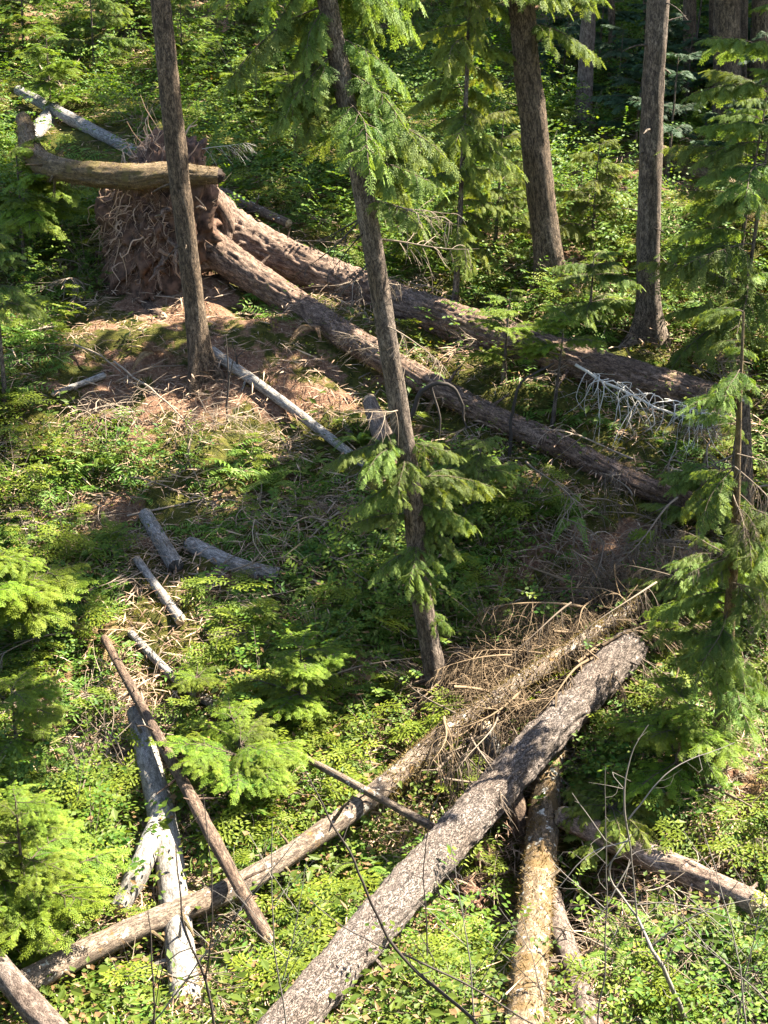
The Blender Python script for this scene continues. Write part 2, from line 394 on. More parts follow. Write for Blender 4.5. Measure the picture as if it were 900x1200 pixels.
def stub_mb(p, d, r, L, seed, droop=0.0):
    rng = np.random.default_rng(seed); m = MB()
    t = np.linspace(0, 1, 7)[:, None]
    P = p + nrm(d) * L * t + np.array([0, 0, -droop]) * L * t ** 2 + 0.04 * L * fbm(t * np.array([[2, 3, 4]]) + seed * 1.7)[:, None] * np.array([1, -1, 0.5])
    V, Q, co, _ = tube(P, r * np.linspace(1, 0.35, 7), 6)
    m.add(V, Q, tint=rng.uniform(0.2, 0.9), co=co)
    return m
def log(name, label, cat, pts, rad, mat, k=28, step=0.04, rough=0.12, freq=9.0, stubs=0, stub_len=(0.1, 0.35), group=None, ends=(True, True), lump=0.06, seed=1, jag=0.35, stub_mat=None, cap='wood', up=False, moss=None):
    pts = [np.asarray(p, float) for p in pts]
    P, r = smooth_path(pts, rad, step)
    base = P[len(P) // 2].copy()
    P = P - base
    V, Q, co, (T, U, W, VR) = tube(P, r, k, rough, freq, seed * 3.17, lump=lump)
    root = thing(name, label, cat, base, group)
    m = MB(); m.add(V, Q, co=co)
    part('trunk', m, [mat], root)
    for e, on in zip((0, -1), ends):
        if on:
            m = MB(); sg = -1 if e == 0 else 1
            Vd, Qd, Td = end_disc(VR[e], P[e], T[e] * sg, r[e] * (0.1 if not jag else 0.8), seed + e, jag * r[e])
            m.add(Vd, Qd, Td); part('broken_end', m, [M[cap]], root)
    rng = np.random.default_rng(seed + 50)
    for i in range(stubs):
        j = int(rng.uniform(0.04, 0.96) * (len(P) - 1)); a = rng.uniform(0, 2 * math.pi)
        d = U[j] * math.cos(a) + W[j] * math.sin(a)
        if up and d[2] < 0: d = -d
        d = nrm(d + T[j] * rng.uniform(-0.2, 0.6))
        L = rng.uniform(*stub_len)
        m = stub_mb(P[j] + d * r[j] * 0.8, d, min(r[j] * 0.3, 0.03) * rng.uniform(0.5, 1), L, seed * 31 + i, rng.uniform(0, 0.4))
        part('branch_stub', m, [stub_mat or mat], root)
    if moss:
        lo, hi, num = moss; B = Blades()
        for i in range(num):
            j = int((lo + (hi - lo) * rng.random()) * (len(P) - 1)); a = rng.uniform(0, 2 * math.pi); d = U[j] * math.cos(a) + W[j] * math.sin(a)
            hang = d[2] < -0.2
            if rng.random() < (0.3 if hang else 0.0): continue
            B.add(P[j] + d * r[j] * 0.97, nrm(d + rng.normal(size=3) * 0.6 + np.array([0, 0, -0.9 if hang else -0.1])), rng.normal(size=3), rng.uniform(0.02, 0.05) * (2.0 if hang else 1), rng.uniform(0.006, 0.014), rng.uniform(0, 1))
        Vm, Qm, tm = B.arrays(); m = MB(); m.add(Vm, Qm, tint=tm); part('moss', m, [M['log_moss']], root, kind='stuff', smooth=False)
    CLEAR.append((P[::4] + base, r[::4]))
    return root, P + base, r

# ------------------------------------------------------------------ foliage templates
class Blades:                       # many small leaf faces collected into one mesh
    def __init__(self): self.p, self.d, self.n, self.l, self.w, self.t = [], [], [], [], [], []
    def add(self, p, d, n, l, w_, t): self.p.append(p); self.d.append(d); self.n.append(n); self.l.append(l); self.w.append(w_); self.t.append(t)
    def arrays(self):
        p, d, n = map(np.array, (self.p, self.d, self.n)); d = nrm(d)
        l, w_ = np.array(self.l)[:, None], np.array(self.w)[:, None]
        s = nrm(np.cross(n, d)); up = np.cross(d, s)
        V = np.stack([p, p + d * l * 0.42 + s * w_ * 0.5, p + d * l - up * l * 0.12, p + d * l * 0.42 - s * w_ * 0.5], 1).reshape(-1, 3)
        k = len(p); Q = np.arange(4 * k).reshape(k, 4)
        return V, Q, np.repeat(np.array(self.t), 4)
def spray_into(B, rng, o, D, N, L, kind, tint0=0.5):
    """A flat spray: axis, side twigs, leaf blades. o origin, D direction, N plane normal."""
    D = nrm(D); N = nrm(N - D * np.dot(N, D)); Sd = np.cross(N, D)
    if kind == 'cedar': n2, f2, bl, bw, drp, a2, sp = 5, 0.42, 0.048, 0.014, 0.4, 0.7, 0.040
    elif kind == 'hemlock': n2, f2, bl, bw, drp, a2, sp = 5, 0.42, 0.038, 0.014, 0.25, 0.85, 0.030
    else: n2, f2, bl, bw, drp, a2, sp = 7, 0.42, 0.07, 0.022, 0.25, 0.9, 0.042
    g = np.array([0, 0, -1.0])
    def axis_pt(t): return o + D * L * t + g * drp * L * t * t
    for i in range(n2):
        t = 0.08 + 0.92 * i / n2
        for sg in (-1, 1):
            tt = min(1, t + rng.uniform(-0.03, 0.03)); p0 = axis_pt(tt)
            l2 = L * f2 * (0.25 + 0.75 * math.sin(min(1, tt * 1.5 + 0.25) * math.pi * 0.62)) * (1.15 - 0.8 * tt) * rng.uniform(0.8, 1.2)
            d2 = nrm(D * math.cos(a2) + Sd * sg * math.sin(a2) + g * (drp * tt * 0.8) + N * rng.uniform(-0.12, 0.12))
            m = max(2, int(l2 / sp)); tn = tint0 + rng.uniform(-0.12, 0.12)
            s2 = nrm(np.cross(N, d2))
            for j in range(m):
                u = j / m; q = p0 + d2 * l2 * u + g * drp * 0.5 * l2 * u * u
                for h in (-1, 1):
                    B.add(q, nrm(d2 * 0.75 + s2 * h * 0.7 + g * drp * 0.3), N + rng.uniform(-0.35, 0.35, 3), bl * (1.1 - 0.5 * u) * rng.uniform(0.8, 1.2), bw, min(0.92, max(0, tn + 0.28 * u + 0.12 * tt + rng.uniform(-0.1, 0.1))))
            B.add(p0 + d2 * l2 * 0.96 + g * drp * 0.5 * l2, d2 + g * drp * 0.4, N, bl, bw, min(0.92, tn + 0.35))
def branch_template(kind, seed, L=1.5, wide=0.55):
    """A bough: bent main axis, uneven side boughs, each with its own fringe of small sprays."""
    rng = np.random.default_rng(seed); B = Blades(); wm = MB()
    drop = {'cedar': 0.36, 'hemlock': 0.2, 'fir': 0.2}[kind]; arch = rng.uniform(0.1, 0.28)
    def run(o, D, l, r0, sag, depth, toff):
        m = max(4, int(l / 0.1)); t = np.linspace(0, 1, m + 1)[:, None]
        bend = rng.uniform(-0.25, 0.25)
        Sd = nrm(np.cross([0, 0, 1.0], D))
        P = o + D * l * t + np.array([0, 0, -1.0]) * sag * l * t ** 2 + Sd * bend * l * t ** 2 + 0.02 * np.sin(t * 9 + seed) * Sd
        V, Q, co, _ = tube(P, r0 * np.linspace(1, 0.3, m + 1), 5 if depth == 0 else 3); wm.add(V, Q, tint=0.05, co=co)
        step = {'cedar': 0.062, 'hemlock': 0.07, 'fir': 0.11}[kind]
        n = int(l / step)
        for i in range(n):
            tt = (i + rng.uniform(0.2, 0.9)) / n
            if depth == 0 and tt < 0.16: continue
            j = min(m - 1, int(tt * m)); q = P[j] + (P[j + 1] - P[j]) * (tt * m - j); D0 = nrm(P[j + 1] - P[j])
            for sg in (-1, 1):
                if rng.random() < 0.16: continue
                ang = rng.uniform(0.5, 1.15); S2 = nrm(np.cross([0, 0, 1.0], D0))
                if kind == 'cedar':
                    d = D0 * math.cos(ang) + S2 * sg * math.sin(ang) + np.array([0, 0, rng.uniform(-0.9, -0.05)]); Nn = np.array([0, 0, 1.0]) + S2 * sg * 0.5 + rng.uniform(-0.7, 0.7, 3); ls = rng.uniform(0.11, 0.25)
                elif kind == 'hemlock':
                    d = D0 * math.cos(ang) + S2 * sg * math.sin(ang) + np.array([0, 0, rng.uniform(-0.3, 0.1)]); Nn = np.array([0, 0, 1.0]) + rng.uniform(-0.4, 0.4, 3); ls = rng.uniform(0.09, 0.2)
                else:
                    d = D0 * math.cos(ang) + S2 * sg * math.sin(ang) + np.array([0, 0, rng.uniform(-0.5, 0.1)]); Nn = np.array([0, 0, 1.0]) + rng.uniform(-0.5, 0.5, 3); ls = rng.uniform(0.2, 0.42)
                spray_into(B, rng, q, d, Nn, ls * (1.2 - 0.55 * tt), kind, toff + 0.42 * (tt - 0.32) + rng.uniform(-0.12, 0.12))
        spray_into(B, rng, P[-1], nrm(P[-1] - P[-2]), np.array([0, 0, 1.0]) + rng.uniform(-.3, .3, 3), 0.2, kind, toff + 0.2)
        return P
    D = nrm(np.array([1, 0, arch])); P = run(np.zeros(3), D, L, 0.013, drop, 0, 0.25)
    k = {'cedar': 8, 'hemlock': 11, 'fir': 7}[kind]
    for i in range(k):
        tt = 0.14 + 0.72 * (i + rng.uniform(0, 0.8)) / k; j = int(tt * (len(P) - 1)); sg = 1 if i % 2 else -1
        ang = rng.uniform(0.6, 1.15); D0 = nrm(P[j + 1] - P[j]); S2 = nrm(np.cross([0, 0, 1.0], D0))
        d = nrm(D0 * math.cos(ang) + S2 * sg * math.sin(ang) + np.array([0, 0, rng.uniform(-0.25, 0.25)]))
        run(P[j], d, L * wide * (1.15 - tt) * rng.uniform(0.55, 1.25), 0.007, drop * rng.uniform(0.7, 1.6), 1, rng.uniform(0.08, 0.4))
    V, Q, tn = B.arrays(); fm = MB(); fm.add(V, Q, tint=tn)
    return wm, fm
def bare_branch_template(seed, L=1.2, n=14, droop=0.5, r=0.012, sub=0.45, tint=(0.2, 0.9), twig=6):
    rng = np.random.default_rng(seed); m = MB(); t = np.linspace(0, 1, 10)
    P = np.stack([L * t, 0.08 * np.sin(t * 4 + seed), L * (0.05 * t - droop * 0.3 * t ** 2)], -1)
    V, Q, co, _ = tube(P, r * (1.1 - t), 5); m.add(V, Q, tint=rng.uniform(*tint), co=co)
    for i in range(n):
        tt = rng.uniform(0.1, 1); j = min(8, int(tt * 9)); o = P[j] + (P[j + 1] - P[j]) * (tt * 9 - j)
        d = nrm(np.array([rng.uniform(0.2, 1), rng.choice([-1, 1]) * rng.uniform(0.3, 1), rng.uniform(-0.5, 0.4) - droop * 0.6]))
        l2 = L * sub * rng.uniform(0.3, 1) * (1.1 - 0.6 * tt); k = np.linspace(0, 1, 6)[:, None]
        C = o + d * l2 * k + np.array([0, 0, -droop]) * l2 * k ** 2 * 0.7 + rng.uniform(-0.12, 0.12, 3) * l2 * np.sin(k * 3)
        V, Q, co, _ = tube(C, r * 0.42 * np.linspace(1, 0.35, 6), 3); m.add(V, Q, tint=rng.uniform(*tint), co=co)
        for _ in range(rng.integers(1, twig)):
            h = rng.integers(1, 5); d3 = nrm(d + rng.uniform(-0.8, 0.8, 3) + np.array([0, 0, -droop])); k3 = np.linspace(0, 1, 4)[:, None]
            C3 = C[h] + d3 * l2 * 0.45 * k3 + np.array([0, 0, -droop]) * l2 * 0.3 * k3 ** 2
            V, Q, co, _ = tube(C3, r * 0.2 * np.linspace(1, 0.5, 4), 3); m.add(V, Q, tint=rng.uniform(*tint), co=co)
    return m
BR = {}
def make_branches(kind, mat, cnt, seed, L, wide):
    out = []
    for i in range(cnt):
        wm, fm = branch_template('cedar' if kind.startswith('cedar') else ('hemlock' if kind.startswith('hemlock') else 'fir'), seed + i, L, wide)
        out.append((wm.mesh('branch_wood', [M['twig']]), fm.mesh('branch_foliage', [mat], False)))
    BR[kind] = out
make_branches('cedar', M['cedar'], 5, 10, 1.5, 0.5)
make_branches('hemlock', M['hemlock'], 5, 30, 1.3, 0.6)
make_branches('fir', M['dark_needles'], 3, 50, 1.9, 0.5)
BR['cedar_lit'] = []
for a, b in BR['cedar']:
    b2 = b.copy(); b2.materials.clear(); b2.materials.append(M['cedar_lit']); BR['cedar_lit'].append((a, b2))
BARE_BR = [bare_branch_template(70 + i).mesh('bare_branch', [M['twig']]) for i in range(5)]
HANG_BR = [bare_branch_template(80 + i, 1.3, 30, 0.9, 0.014, 0.33, (0.0, 0.5), 9).mesh('hanging_branch', [M['twig']]) for i in range(3)]
WHITE_BR = [bare_branch_template(90 + i, 1.0, 16, 0.7, 0.009, 0.5).mesh('white_branch', [M['white_twig']]) for i in range(3)]
DARK_BR = [bare_branch_template(100 + i, 1.0, 8, 0.5, 0.014, 0.4).mesh('dark_branch', [M['dark_twig']]) for i in range(3)]

def orient(p, az, pitch, roll, sc):
    return Matrix.Translation(Vector(p)) @ Euler((roll, -pitch, az), 'XYZ').to_matrix().to_4x4() @ Matrix.Diagonal((sc, sc, sc, 1))
def add_branch(root, kind, p, az, pitch, sc, rng):
    wm, fm = BR[kind][rng.integers(len(BR[kind]))]
    b = link('branch', wm, root, orient(p, az, pitch, rng.uniform(-0.2, 0.2), sc))
    link('foliage', fm, b)
def tree(label, cat, base, top, r0, H, mat, group=None, name='conifer_tree', foliage=(), k=26, flare=1.35, seed=1, rough=0.13, rtop=0.35, bend=None, stubs=0):
    """base, top: world points that give the line of the trunk; H: height in metres; foliage: dicts of branch runs."""
    base = np.array(base, float); d = (np.array(top, float) - base); d = d / d[2]
    root = thing(name, label, cat, base, group)
    z = np.concatenate([[-0.35, 0, 0.12, 0.35], np.arange(0.7, H, 0.12)])
    P = d * z[:, None]
    P[:, 0] += 0.05 * fbm(np.stack([z * 0.4, z * 0 + seed * 5.1, z * 0], -1), 2)
    if bend is not None: P[:, 0] += np.interp(z, bend[0], bend[1])
    r = r0 * (1 - (1 - rtop) * np.clip(z / H, 0, 1)) * (1 + (flare - 1) * np.exp(-np.clip(z, 0, 9) / 0.22))
    V, Q, co, _ = tube(P, r, k, rough, 10, seed * 2.3, lump=0.05)
    VV = V.reshape(len(z), k, 3); th = np.linspace(0, 2 * math.pi, k, endpoint=False)
    lob = np.clip(np.cos(3 * th + seed) + 0.6 * np.cos(5 * th + 2.1 * seed), 0, 2)
    VV = P[:, None] + (VV - P[:, None]) * (1 + (0.8 * np.exp(-np.clip(z, -0.1, 9) / 0.22))[:, None] * lob[None])[..., None]
    m = MB(); m.add(VV.reshape(-1, 3), Q, co=co); part('trunk', m, [mat], root)
    rng = np.random.default_rng(seed + 900)
    for i in range(stubs):
        j = int(rng.uniform(0.06, 0.6) * len(z)); a = rng.uniform(0, 6.283); dd = np.array([math.cos(a), math.sin(a), rng.uniform(-0.3, 0.4)])
        part('branch_stub', stub_mb(P[j] + dd * r[j] * 0.7, dd, rng.uniform(0.008, 0.02), rng.uniform(0.1, 0.45), seed * 77 + i, rng.uniform(0, 0.5)), [mat], root)
    for f in foliage:
        for i in range(f['n']):
            zz = f['z'][0] + (f['z'][1] - f['z'][0]) * ((i + rng.uniform(0, 1)) / f['n'])
            j = min(len(z) - 1, int(np.searchsorted(z, zz))); p = P[j]
            az = rng.uniform(*f.get('az', (0, 6.283)))
            sc = rng.uniform(*f['sc']) * (1 - f.get('cone', 0) * (zz - f['z'][0]) / max(0.1, f['z'][1] - f['z'][0]))
            pt = rng.uniform(*f.get('pitch', (-0.25, 0.25)))
            if f['kind'] in BR: add_branch(root, f['kind'], p, az, pt, sc, rng)
            else:
                pool = {'bare': BARE_BR, 'hang': HANG_BR, 'white': WHITE_BR, 'dark': DARK_BR}[f['kind']]
                link('dead_branch', pool[rng.integers(len(pool))], root, orient(p, az, pt, rng.uniform(-0.2, 0.2) if f['kind'] == 'hang' else rng.uniform(-1, 1), sc))
    return root

CLEAR = []
# ================================================================== standing trees
PI = math.pi
def line_tree(label, b, t, wpx, H, mat, seed, foliage=(), lift=-0.02, bend=None, **kw):
    base = hit(b[0], b[1], lift); top = at(t[0], t[1], base[1])
    d = np.linalg.norm(base - CAM); r0 = wpx / FPX * d / 2
    return tree(label, 'tree', base, top, r0, H, mat, foliage=foliage, seed=seed, bend=bend, **kw), base
line_tree('slender bare brown trunk standing on the reddish mound before the upturned roots', (236, 438), (190, 0), 25, 17, M['trunk_dark'], 1,
          [dict(kind='cedar', n=16, z=(11.5, 17), sc=(0.8, 1.2))], flare=1.3, stubs=14)
t2, b2 = line_tree('stout dark trunk with a drooping cedar bough across its top', (645, 338), (610, 0), 32, 18, M['trunk_dark'], 2,
          [dict(kind='cedar', n=26, z=(9, 18), sc=(1.0, 1.6), cone=0.3), dict(kind='cedar', n=3, z=(3.4, 4.3), sc=(0.55, 0.8), az=(-0.8, 0.3), pitch=(-0.3, 0.1)),
           dict(kind='cedar', n=4, z=(3.7, 4.6), sc=(0.6, 0.8), az=(-2.6, -1.2))], stubs=14)
t3, b3 = line_tree('straight brown trunk rising behind the broad cedar sprays on the slope', (755, 395), (771, 0), 26, 19, M['trunk_cedar'], 3,
          [dict(kind='cedar', n=26, z=(10, 19), sc=(0.8, 1.2), cone=0.4)], stubs=16)
line_tree('pale grey trunk at the edge of the dark woods', (682, 152), (690, 0), 17, 20, M['bark_grey'], 4,
          [dict(kind='fir', n=14, z=(7.5, 20), sc=(0.9, 1.5), cone=0.4)])
line_tree('distant thin trunk above the far leafy bank', (158, 48), (157, 0), 12, 16, M['trunk_dark'], 5, [dict(kind='fir', n=12, z=(5, 16), sc=(1.0, 1.6), cone=0.4)])
ct, cb = line_tree('leaning cedar trunk with a green tuft halfway down, rooted in the shaded gully', (518, 838), (424, 250), 24, 11, M['trunk_cedar'], 6,
          [dict(kind='cedar', n=32, z=(5.5, 9.5), sc=(0.35, 0.7), pitch=(-0.8, -0.2)),
           dict(kind='cedar', n=10, z=(5.7, 6.9), sc=(0.3, 0.5), az=(-3.2, -1.2), pitch=(-1.0, -0.4)), dict(kind='cedar', n=8, z=(4.9, 6.0), sc=(0.4, 0.65), az=(-0.7, 1.2), pitch=(-0.5, 0.1)),
           dict(kind='cedar', n=18, z=(1.7, 3.0), sc=(0.28, 0.52), az=(-2.8, 0.6), pitch=(-0.4, 0.2)),
           dict(kind='cedar', n=3, z=(1.1, 1.7), sc=(0.22, 0.3), az=(-1.4, 0.2), pitch=(-0.6, -0.3)),
           dict(kind='bare', n=7, z=(3.2, 5.2), sc=(0.5, 0.9), az=(0, 6.28)), dict(kind='dark', n=4, z=(4.4, 5.0), sc=(0.5, 0.8), az=(2.2, 4.0), pitch=(-0.8, -0.4))], rough=0.1, rtop=0.6,
          bend=([0, 1.3, 2.4, 3.5, 6, 12], [0, -0.02, 0.05, 0.06, 0, -0.1]))
# the tall young cedar behind the leaning trunk
p = hit(530, 372); p = np.array([p[0], p[1], p[2]])
tree('young yellow-green cedar with loose drooping boughs between the leaning trunk and the stout dark trunk', 'tree', p, p + np.array([0.05, 0.1, 1]), 0.04, 8.5, M['trunk_cedar'], name='young_cedar', seed=7, k=14,
     foliage=[dict(kind='cedar_lit', n=74, z=(0.9, 8.0), sc=(0.3, 0.72), cone=0.3, pitch=(-0.6, 0.0))], rtop=0.2)
# cedar at the edge of the photo on the lower bank
p = hit(848, 885)
tree('slim cedar with mossy bare lower stem and fans of foliage beside the pink gravelly bank', 'tree', p, at(868, 470, p[1]), 0.075, 4.3, M['bark_yellow'], name='cedar_tree', seed=8, k=16,
     foliage=[dict(kind='cedar', n=28, z=(0.7, 2.9), sc=(0.22, 0.58), az=(1.6, 6.6), pitch=(-0.95, 0.35)), dict(kind='hang', n=10, z=(1.6, 3.4), sc=(0.3, 0.55)), dict(kind='cedar', n=9, z=(3.0, 4.2), sc=(0.2, 0.4), az=(1.2, 5.2))], rtop=0.08)
p = hit(862, 430)
tree('blue-green cedar fanning wide boughs in front of the straight brown trunk', 'tree', p, p + np.array([0.15, 0.05, 3]), 0.03, 4.5, M['trunk_cedar'], name='young_cedar', seed=9, k=12,
     foliage=[dict(kind='cedar', n=34, z=(0.4, 4.3), sc=(0.4, 1.05), cone=0.35, az=(2.3, 5.8), pitch=(-0.45, 0.55))], rtop=0.2)
# dark woods at the top
for i, (bx, by, tx, wp, Ho) in enumerate([(806, 120, 809, 14, 22), (851, 150, 853, 30, 24), (893, 150, 898, 26, 24), (868, 130, 872, 9, 20), (835, 110, 836, 8, 20), (718, 90, 716, 8, 20), (758, 70, 757, 7, 20), (880, 120, 884, 8, 18)]):
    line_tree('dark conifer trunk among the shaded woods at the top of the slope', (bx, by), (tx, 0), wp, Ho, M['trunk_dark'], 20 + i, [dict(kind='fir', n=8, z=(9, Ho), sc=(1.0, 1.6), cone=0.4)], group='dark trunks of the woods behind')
# further trees of the same wood, beyond the picture's edge and behind, that shade the slope
for i, (x, y, H, z0, n, sc) in enumerate([(5.3, 16.9, 14, 6.3, 32, 1.0), (6.9, 15.5, 10.5, 5.0, 62, 0.95), (12, 31, 13, 1.0, 60, 1.8), (10, 35.5, 20, 1.0, 80, 2.0), (14, 36, 20, 1, 80, 2.0), (9.5, 32, 11, 1.5, 44, 1.6), (16, 30, 20, 1, 80, 2.0), (15.5, 40, 20, 1, 40, 2.2), (11, 27.5, 10, 1.5, 44, 1.6), (6.8, 33.5, 11, 3, 20, 1.4), (-2.5, 38, 20, 5, 18, 1.8), (7.5, 38, 22, 1.5, 40, 2.2), (12, 34, 22, 1.5, 40, 2.2), (9.8, 45, 24, 1, 40, 2.4), (14, 46, 24, 1, 40, 2.4), (4.5, 47, 24, 1, 40, 2.4), (-8, 44, 22, 2, 40, 2.2), (-13, 40, 22, 2, 40, 2.2), (0, 52, 24, 1, 40, 2.2), (19, 42, 24, 1, 40, 2.4), (-5, 56, 24, 1, 40, 2.6), (7, 58, 24, 0.5, 40, 2.8), (13, 60, 24, 0.5, 40, 2.8), (-15, 58, 24, 1, 40, 2.6), (20, 58, 24, 1, 40, 2.6)]):
    b = np.array([x, y, G(x, y)])
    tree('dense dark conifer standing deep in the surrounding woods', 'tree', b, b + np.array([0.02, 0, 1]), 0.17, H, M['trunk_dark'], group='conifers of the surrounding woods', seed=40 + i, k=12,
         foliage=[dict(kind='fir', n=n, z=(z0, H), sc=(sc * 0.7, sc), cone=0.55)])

# ================================================================== fallen logs
def wp(*pts):                       # (px, py, lift) on the ground or (px, py, None, Y)
    return [hit(q[0], q[1], q[2]) if len(q) == 3 else at(q[0], q[1], q[3]) for q in pts]
def rpx(P, w_): return [w_i / FPX * np.linalg.norm(p - CAM) / 2 for p, w_i in zip(P, w_)]
def lg(label, pts, widths, mat, seed, **kw):
    P = wp(*pts); return log(kw.pop('name', 'fallen_log'), label, kw.pop('cat', 'log'), P, rpx(P, widths), M[mat], seed=seed, **kw)
lg('large straight log with rough grey bark crossing the foreground gully', [(310, 1232, 0.35), (545, 965, 0.75), (738, 758, 0.42)], [50, 46, 42], 'bark_big', 11, k=88, step=0.015, rough=0.15, freq=24, lump=0.03, stubs=8, stub_len=(0.04, 0.16), cap='bark_brown', jag=0.5)
lg('upright mossy log speckled with white lichen, leaning under the large grey log', [(612, 1225, 0.3), (632, 1010, 0.55), (650, 850, 0.12)], [42, 37, 31], 'bark_moss', 12, moss=(0.05, 1, 2600), k=48, step=0.025, stubs=5, rough=0.08, freq=16)
lg('thin grey-brown log slanting out from beneath the mossy lichen log', [(640, 1040, 0.12), (700, 1225, 0.15)], [26, 27], 'bark_grey', 13, k=36, step=0.03, stubs=6)
lg('pale brown log lying across the leafy bank beside the bare white sapling', [(660, 958, 0.32), (780, 1012, 0.34), (888, 1060, 0.28)], [27, 32, 26], 'bark_pinkish', 14, k=40, step=0.03, stubs=5)
lg('long leaning pole, bark pale and orange below, moss-shaggy above, crossing behind the large grey log', [(15, 1158, 0.3), (150, 1092, 0.32), (285, 1035, 0.35), (420, 945, 0.4), (520, 862, 0.45), (640, 780, 0.55), (800, 672, 0.6)], [28, 27, 25, 24, 24, 20, 8], 'bark_pale', 15, moss=(0.45, 0.95, 5200), k=32, step=0.035, stubs=14, stub_len=(0.1, 0.4), stub_mat=M['bark_yellow'], name='fallen_tree')
lg('bleached white log standing on end in the sunny brush', [(218, 1178, 0.1), (205, 1060, 0.16), (188, 950, 0.22), (160, 835, 0.25)], [33, 32, 31, 22], 'bleached', 16, k=40, step=0.03, rough=0.06, stubs=3, name='bleached_log')
lg('split bleached root prong spreading from the white standing log', [(188, 955, 0.22), (168, 1010, 0.2), (140, 1065, 0.1)], [22, 24, 20], 'bleached', 17, k=30, step=0.03, rough=0.2, name='split_wood', jag=0.5)
lg('thin knobbly brown pole leaning over the long pale pole', [(122, 748, 0.2), (200, 890, 0.45), (262, 1005, 0.55), (314, 1100, 0.45)], [9, 13, 16, 15], 'bark_brown', 18, k=18, step=0.03, stubs=16, stub_len=(0.05, 0.3))
lg('slim straw-coloured pole lying from the bright spray to the large grey log', [(350, 884, 0.35), (435, 930, 0.6), (516, 974, 0.62)], [8, 10, 10], 'bark_pale', 19, k=16, step=0.03, stubs=3)
lg('cut brown log poking in at the bottom corner', [(-40, 1092, 0.45), (80, 1225, 0.4)], [28, 29], 'bark_grey', 20, k=40, step=0.03)
lg('short dark weathered log lying askew above the cut grey stick', [(170, 603, 0.08), (206, 664, 0.07)], [17, 19], 'grey_wood', 21, k=28, step=0.03, jag=0.3, cap='grey_wood', stubs=2)
lg('broken grey log in two tones lying level on the mossy slope', [(222, 638, 0.07), (275, 662, 0.07), (326, 674, 0.06)], [19, 20, 17], 'grey_wood', 22, k=28, step=0.03, stubs=3, jag=0.2, cap='grey_wood')
lg('slim silvery stick with a pale cut end among dark leaves', [(160, 655, 0.05), (212, 727, 0.06)], [9, 13], 'bleached', 23, k=20, step=0.03)
lg('slender grey branch with a frayed end on the dim slope', [(153, 742, 0.05), (205, 795, 0.05), (254, 828, 0.03)], [9, 11, 13], 'grey_wood', 24, k=18, step=0.03, jag=0.5)
lg('thin pale pole running down from the foot of the slender trunk', [(248, 412, 0.10), (330, 470, 0.10), (432, 548, 0.03)], [13, 12, 10], 'bleached', 25, k=20, step=0.04, stubs=3, rough=0.06)
lg('lower of the two long uprooted trunks, slimmer, running downslope from the root mass', [(205, 248, 0, 19.0), (262, 300, 0, 18.6), (345, 355, 0, 18.0), (445, 418, 0.25), (560, 480, 0.12), (655, 522, 0.10), (740, 565, 0.10), (826, 594, 0.12)], [44, 38, 33, 30, 28, 27, 27, 21], 'bark_red', 26, moss=(0.35, 1, 3000), k=72, step=0.02, rough=0.12, freq=26, lump=0.03, stubs=10, name='uprooted_trunk', ends=(False, True))
lg('upper of the two long uprooted trunks, thick and furrowed, running downslope from the root mass', [(215, 230, 0, 19.6), (268, 272, 0, 19.3), (330, 303, 0, 19.0), (430, 343, 0, 18.6), (530, 377, 0.15), (680, 425, 0.2), (842, 470, 0.2)], [66, 56, 48, 45, 43, 41, 37], 'bark_red', 27, moss=(0.45, 1, 2200), k=88, step=0.02, rough=0.13, freq=24, lump=0.03, stubs=14, stub_len=(0.1, 0.5), name='uprooted_trunk', ends=(False, True))
lg('grey log slanting across the shaded upper bank behind the root mass', [(22, 106, 0.15), (90, 143, 0.12), (162, 180, 0.1)], [11, 14, 13], 'grey_wood', 28, k=24, step=0.05)
lg('short grey log end under the bent trunk', [(66, 128, 0.15), (35, 165, 0.15)], [18, 18], 'grey_wood', 29, k=20, step=0.05)
lg('pale log showing behind the root mass, half sunk in leaves', [(252, 222, 0.15), (300, 245, 0.15), (338, 262, 0.1)], [12, 12, 10], 'bark_pale', 30, k=20, step=0.05, stubs=6)
lg('bent mossy trunk resting across the top of the root mass', [(28, 140, 0, 20.5), (38, 178, 0, 19.6), (70, 198, 0, 18.8), (150, 207, 0, 18.3), (205, 204, 0, 18.3), (256, 206, 0, 18.3)], [16, 24, 25, 28, 25, 17], 'bark_yellow', 31, moss=(0, 1, 2500), k=40, step=0.03, rough=0.2, cap='bark_brown', stubs=4, name='bent_trunk')
lg('splintered brown slab leaning against the leaning cedar', [(434, 470, 0, 15.8), (459, 540, 0.05)], [18, 26], 'bark_grey', 32, k=20, step=0.04, rough=0.25, jag=0.6, name='split_wood')
lg('bleached splinter standing among bright leaves', [(396, 482, 0, 16.1), (414, 516, 0.02)], [7, 8], 'bleached', 33, k=8, step=0.05, name='split_wood')
lg('dead stem stub standing in the tangle below the shaggy pole', [(568, 850, 0.4), (588, 905, 0.0)], [16, 20], 'grey_wood', 34, k=20, step=0.03, name='snag')
lg('reddish broken post under the large grey log', [(600, 925, 0.3), (622, 1000, 0.0)], [22, 24], 'bark_brown', 35, k=22, step=0.03, rough=0.2, jag=0.5, name='snag')
lg('half-buried pale log on the litter bank at the root pit', [(140, 335, 0.05), (190, 372, 0.02)], [10, 12], 'bark_brown', 36, k=16, step=0.04)
lg('pale thin log lying at the sunny lower edge of the shadows', [(62, 462, 0.06), (122, 440, 0.05)], [6, 8], 'bleached', 37, k=12, step=0.05)
lg('brown mossy log among roots beside the slim cedar', [(815, 578, 0.1), (868, 552, 0.15)], [12, 15], 'bark_yellow', 38, k=18, step=0.04)
lg('mossy old log lying in the shaded woods edge', [(770, 178, 0.2), (840, 215, 0.15), (905, 232, 0.15)], [18, 20, 16], 'bark_yellow', 39, k=20, step=0.06)
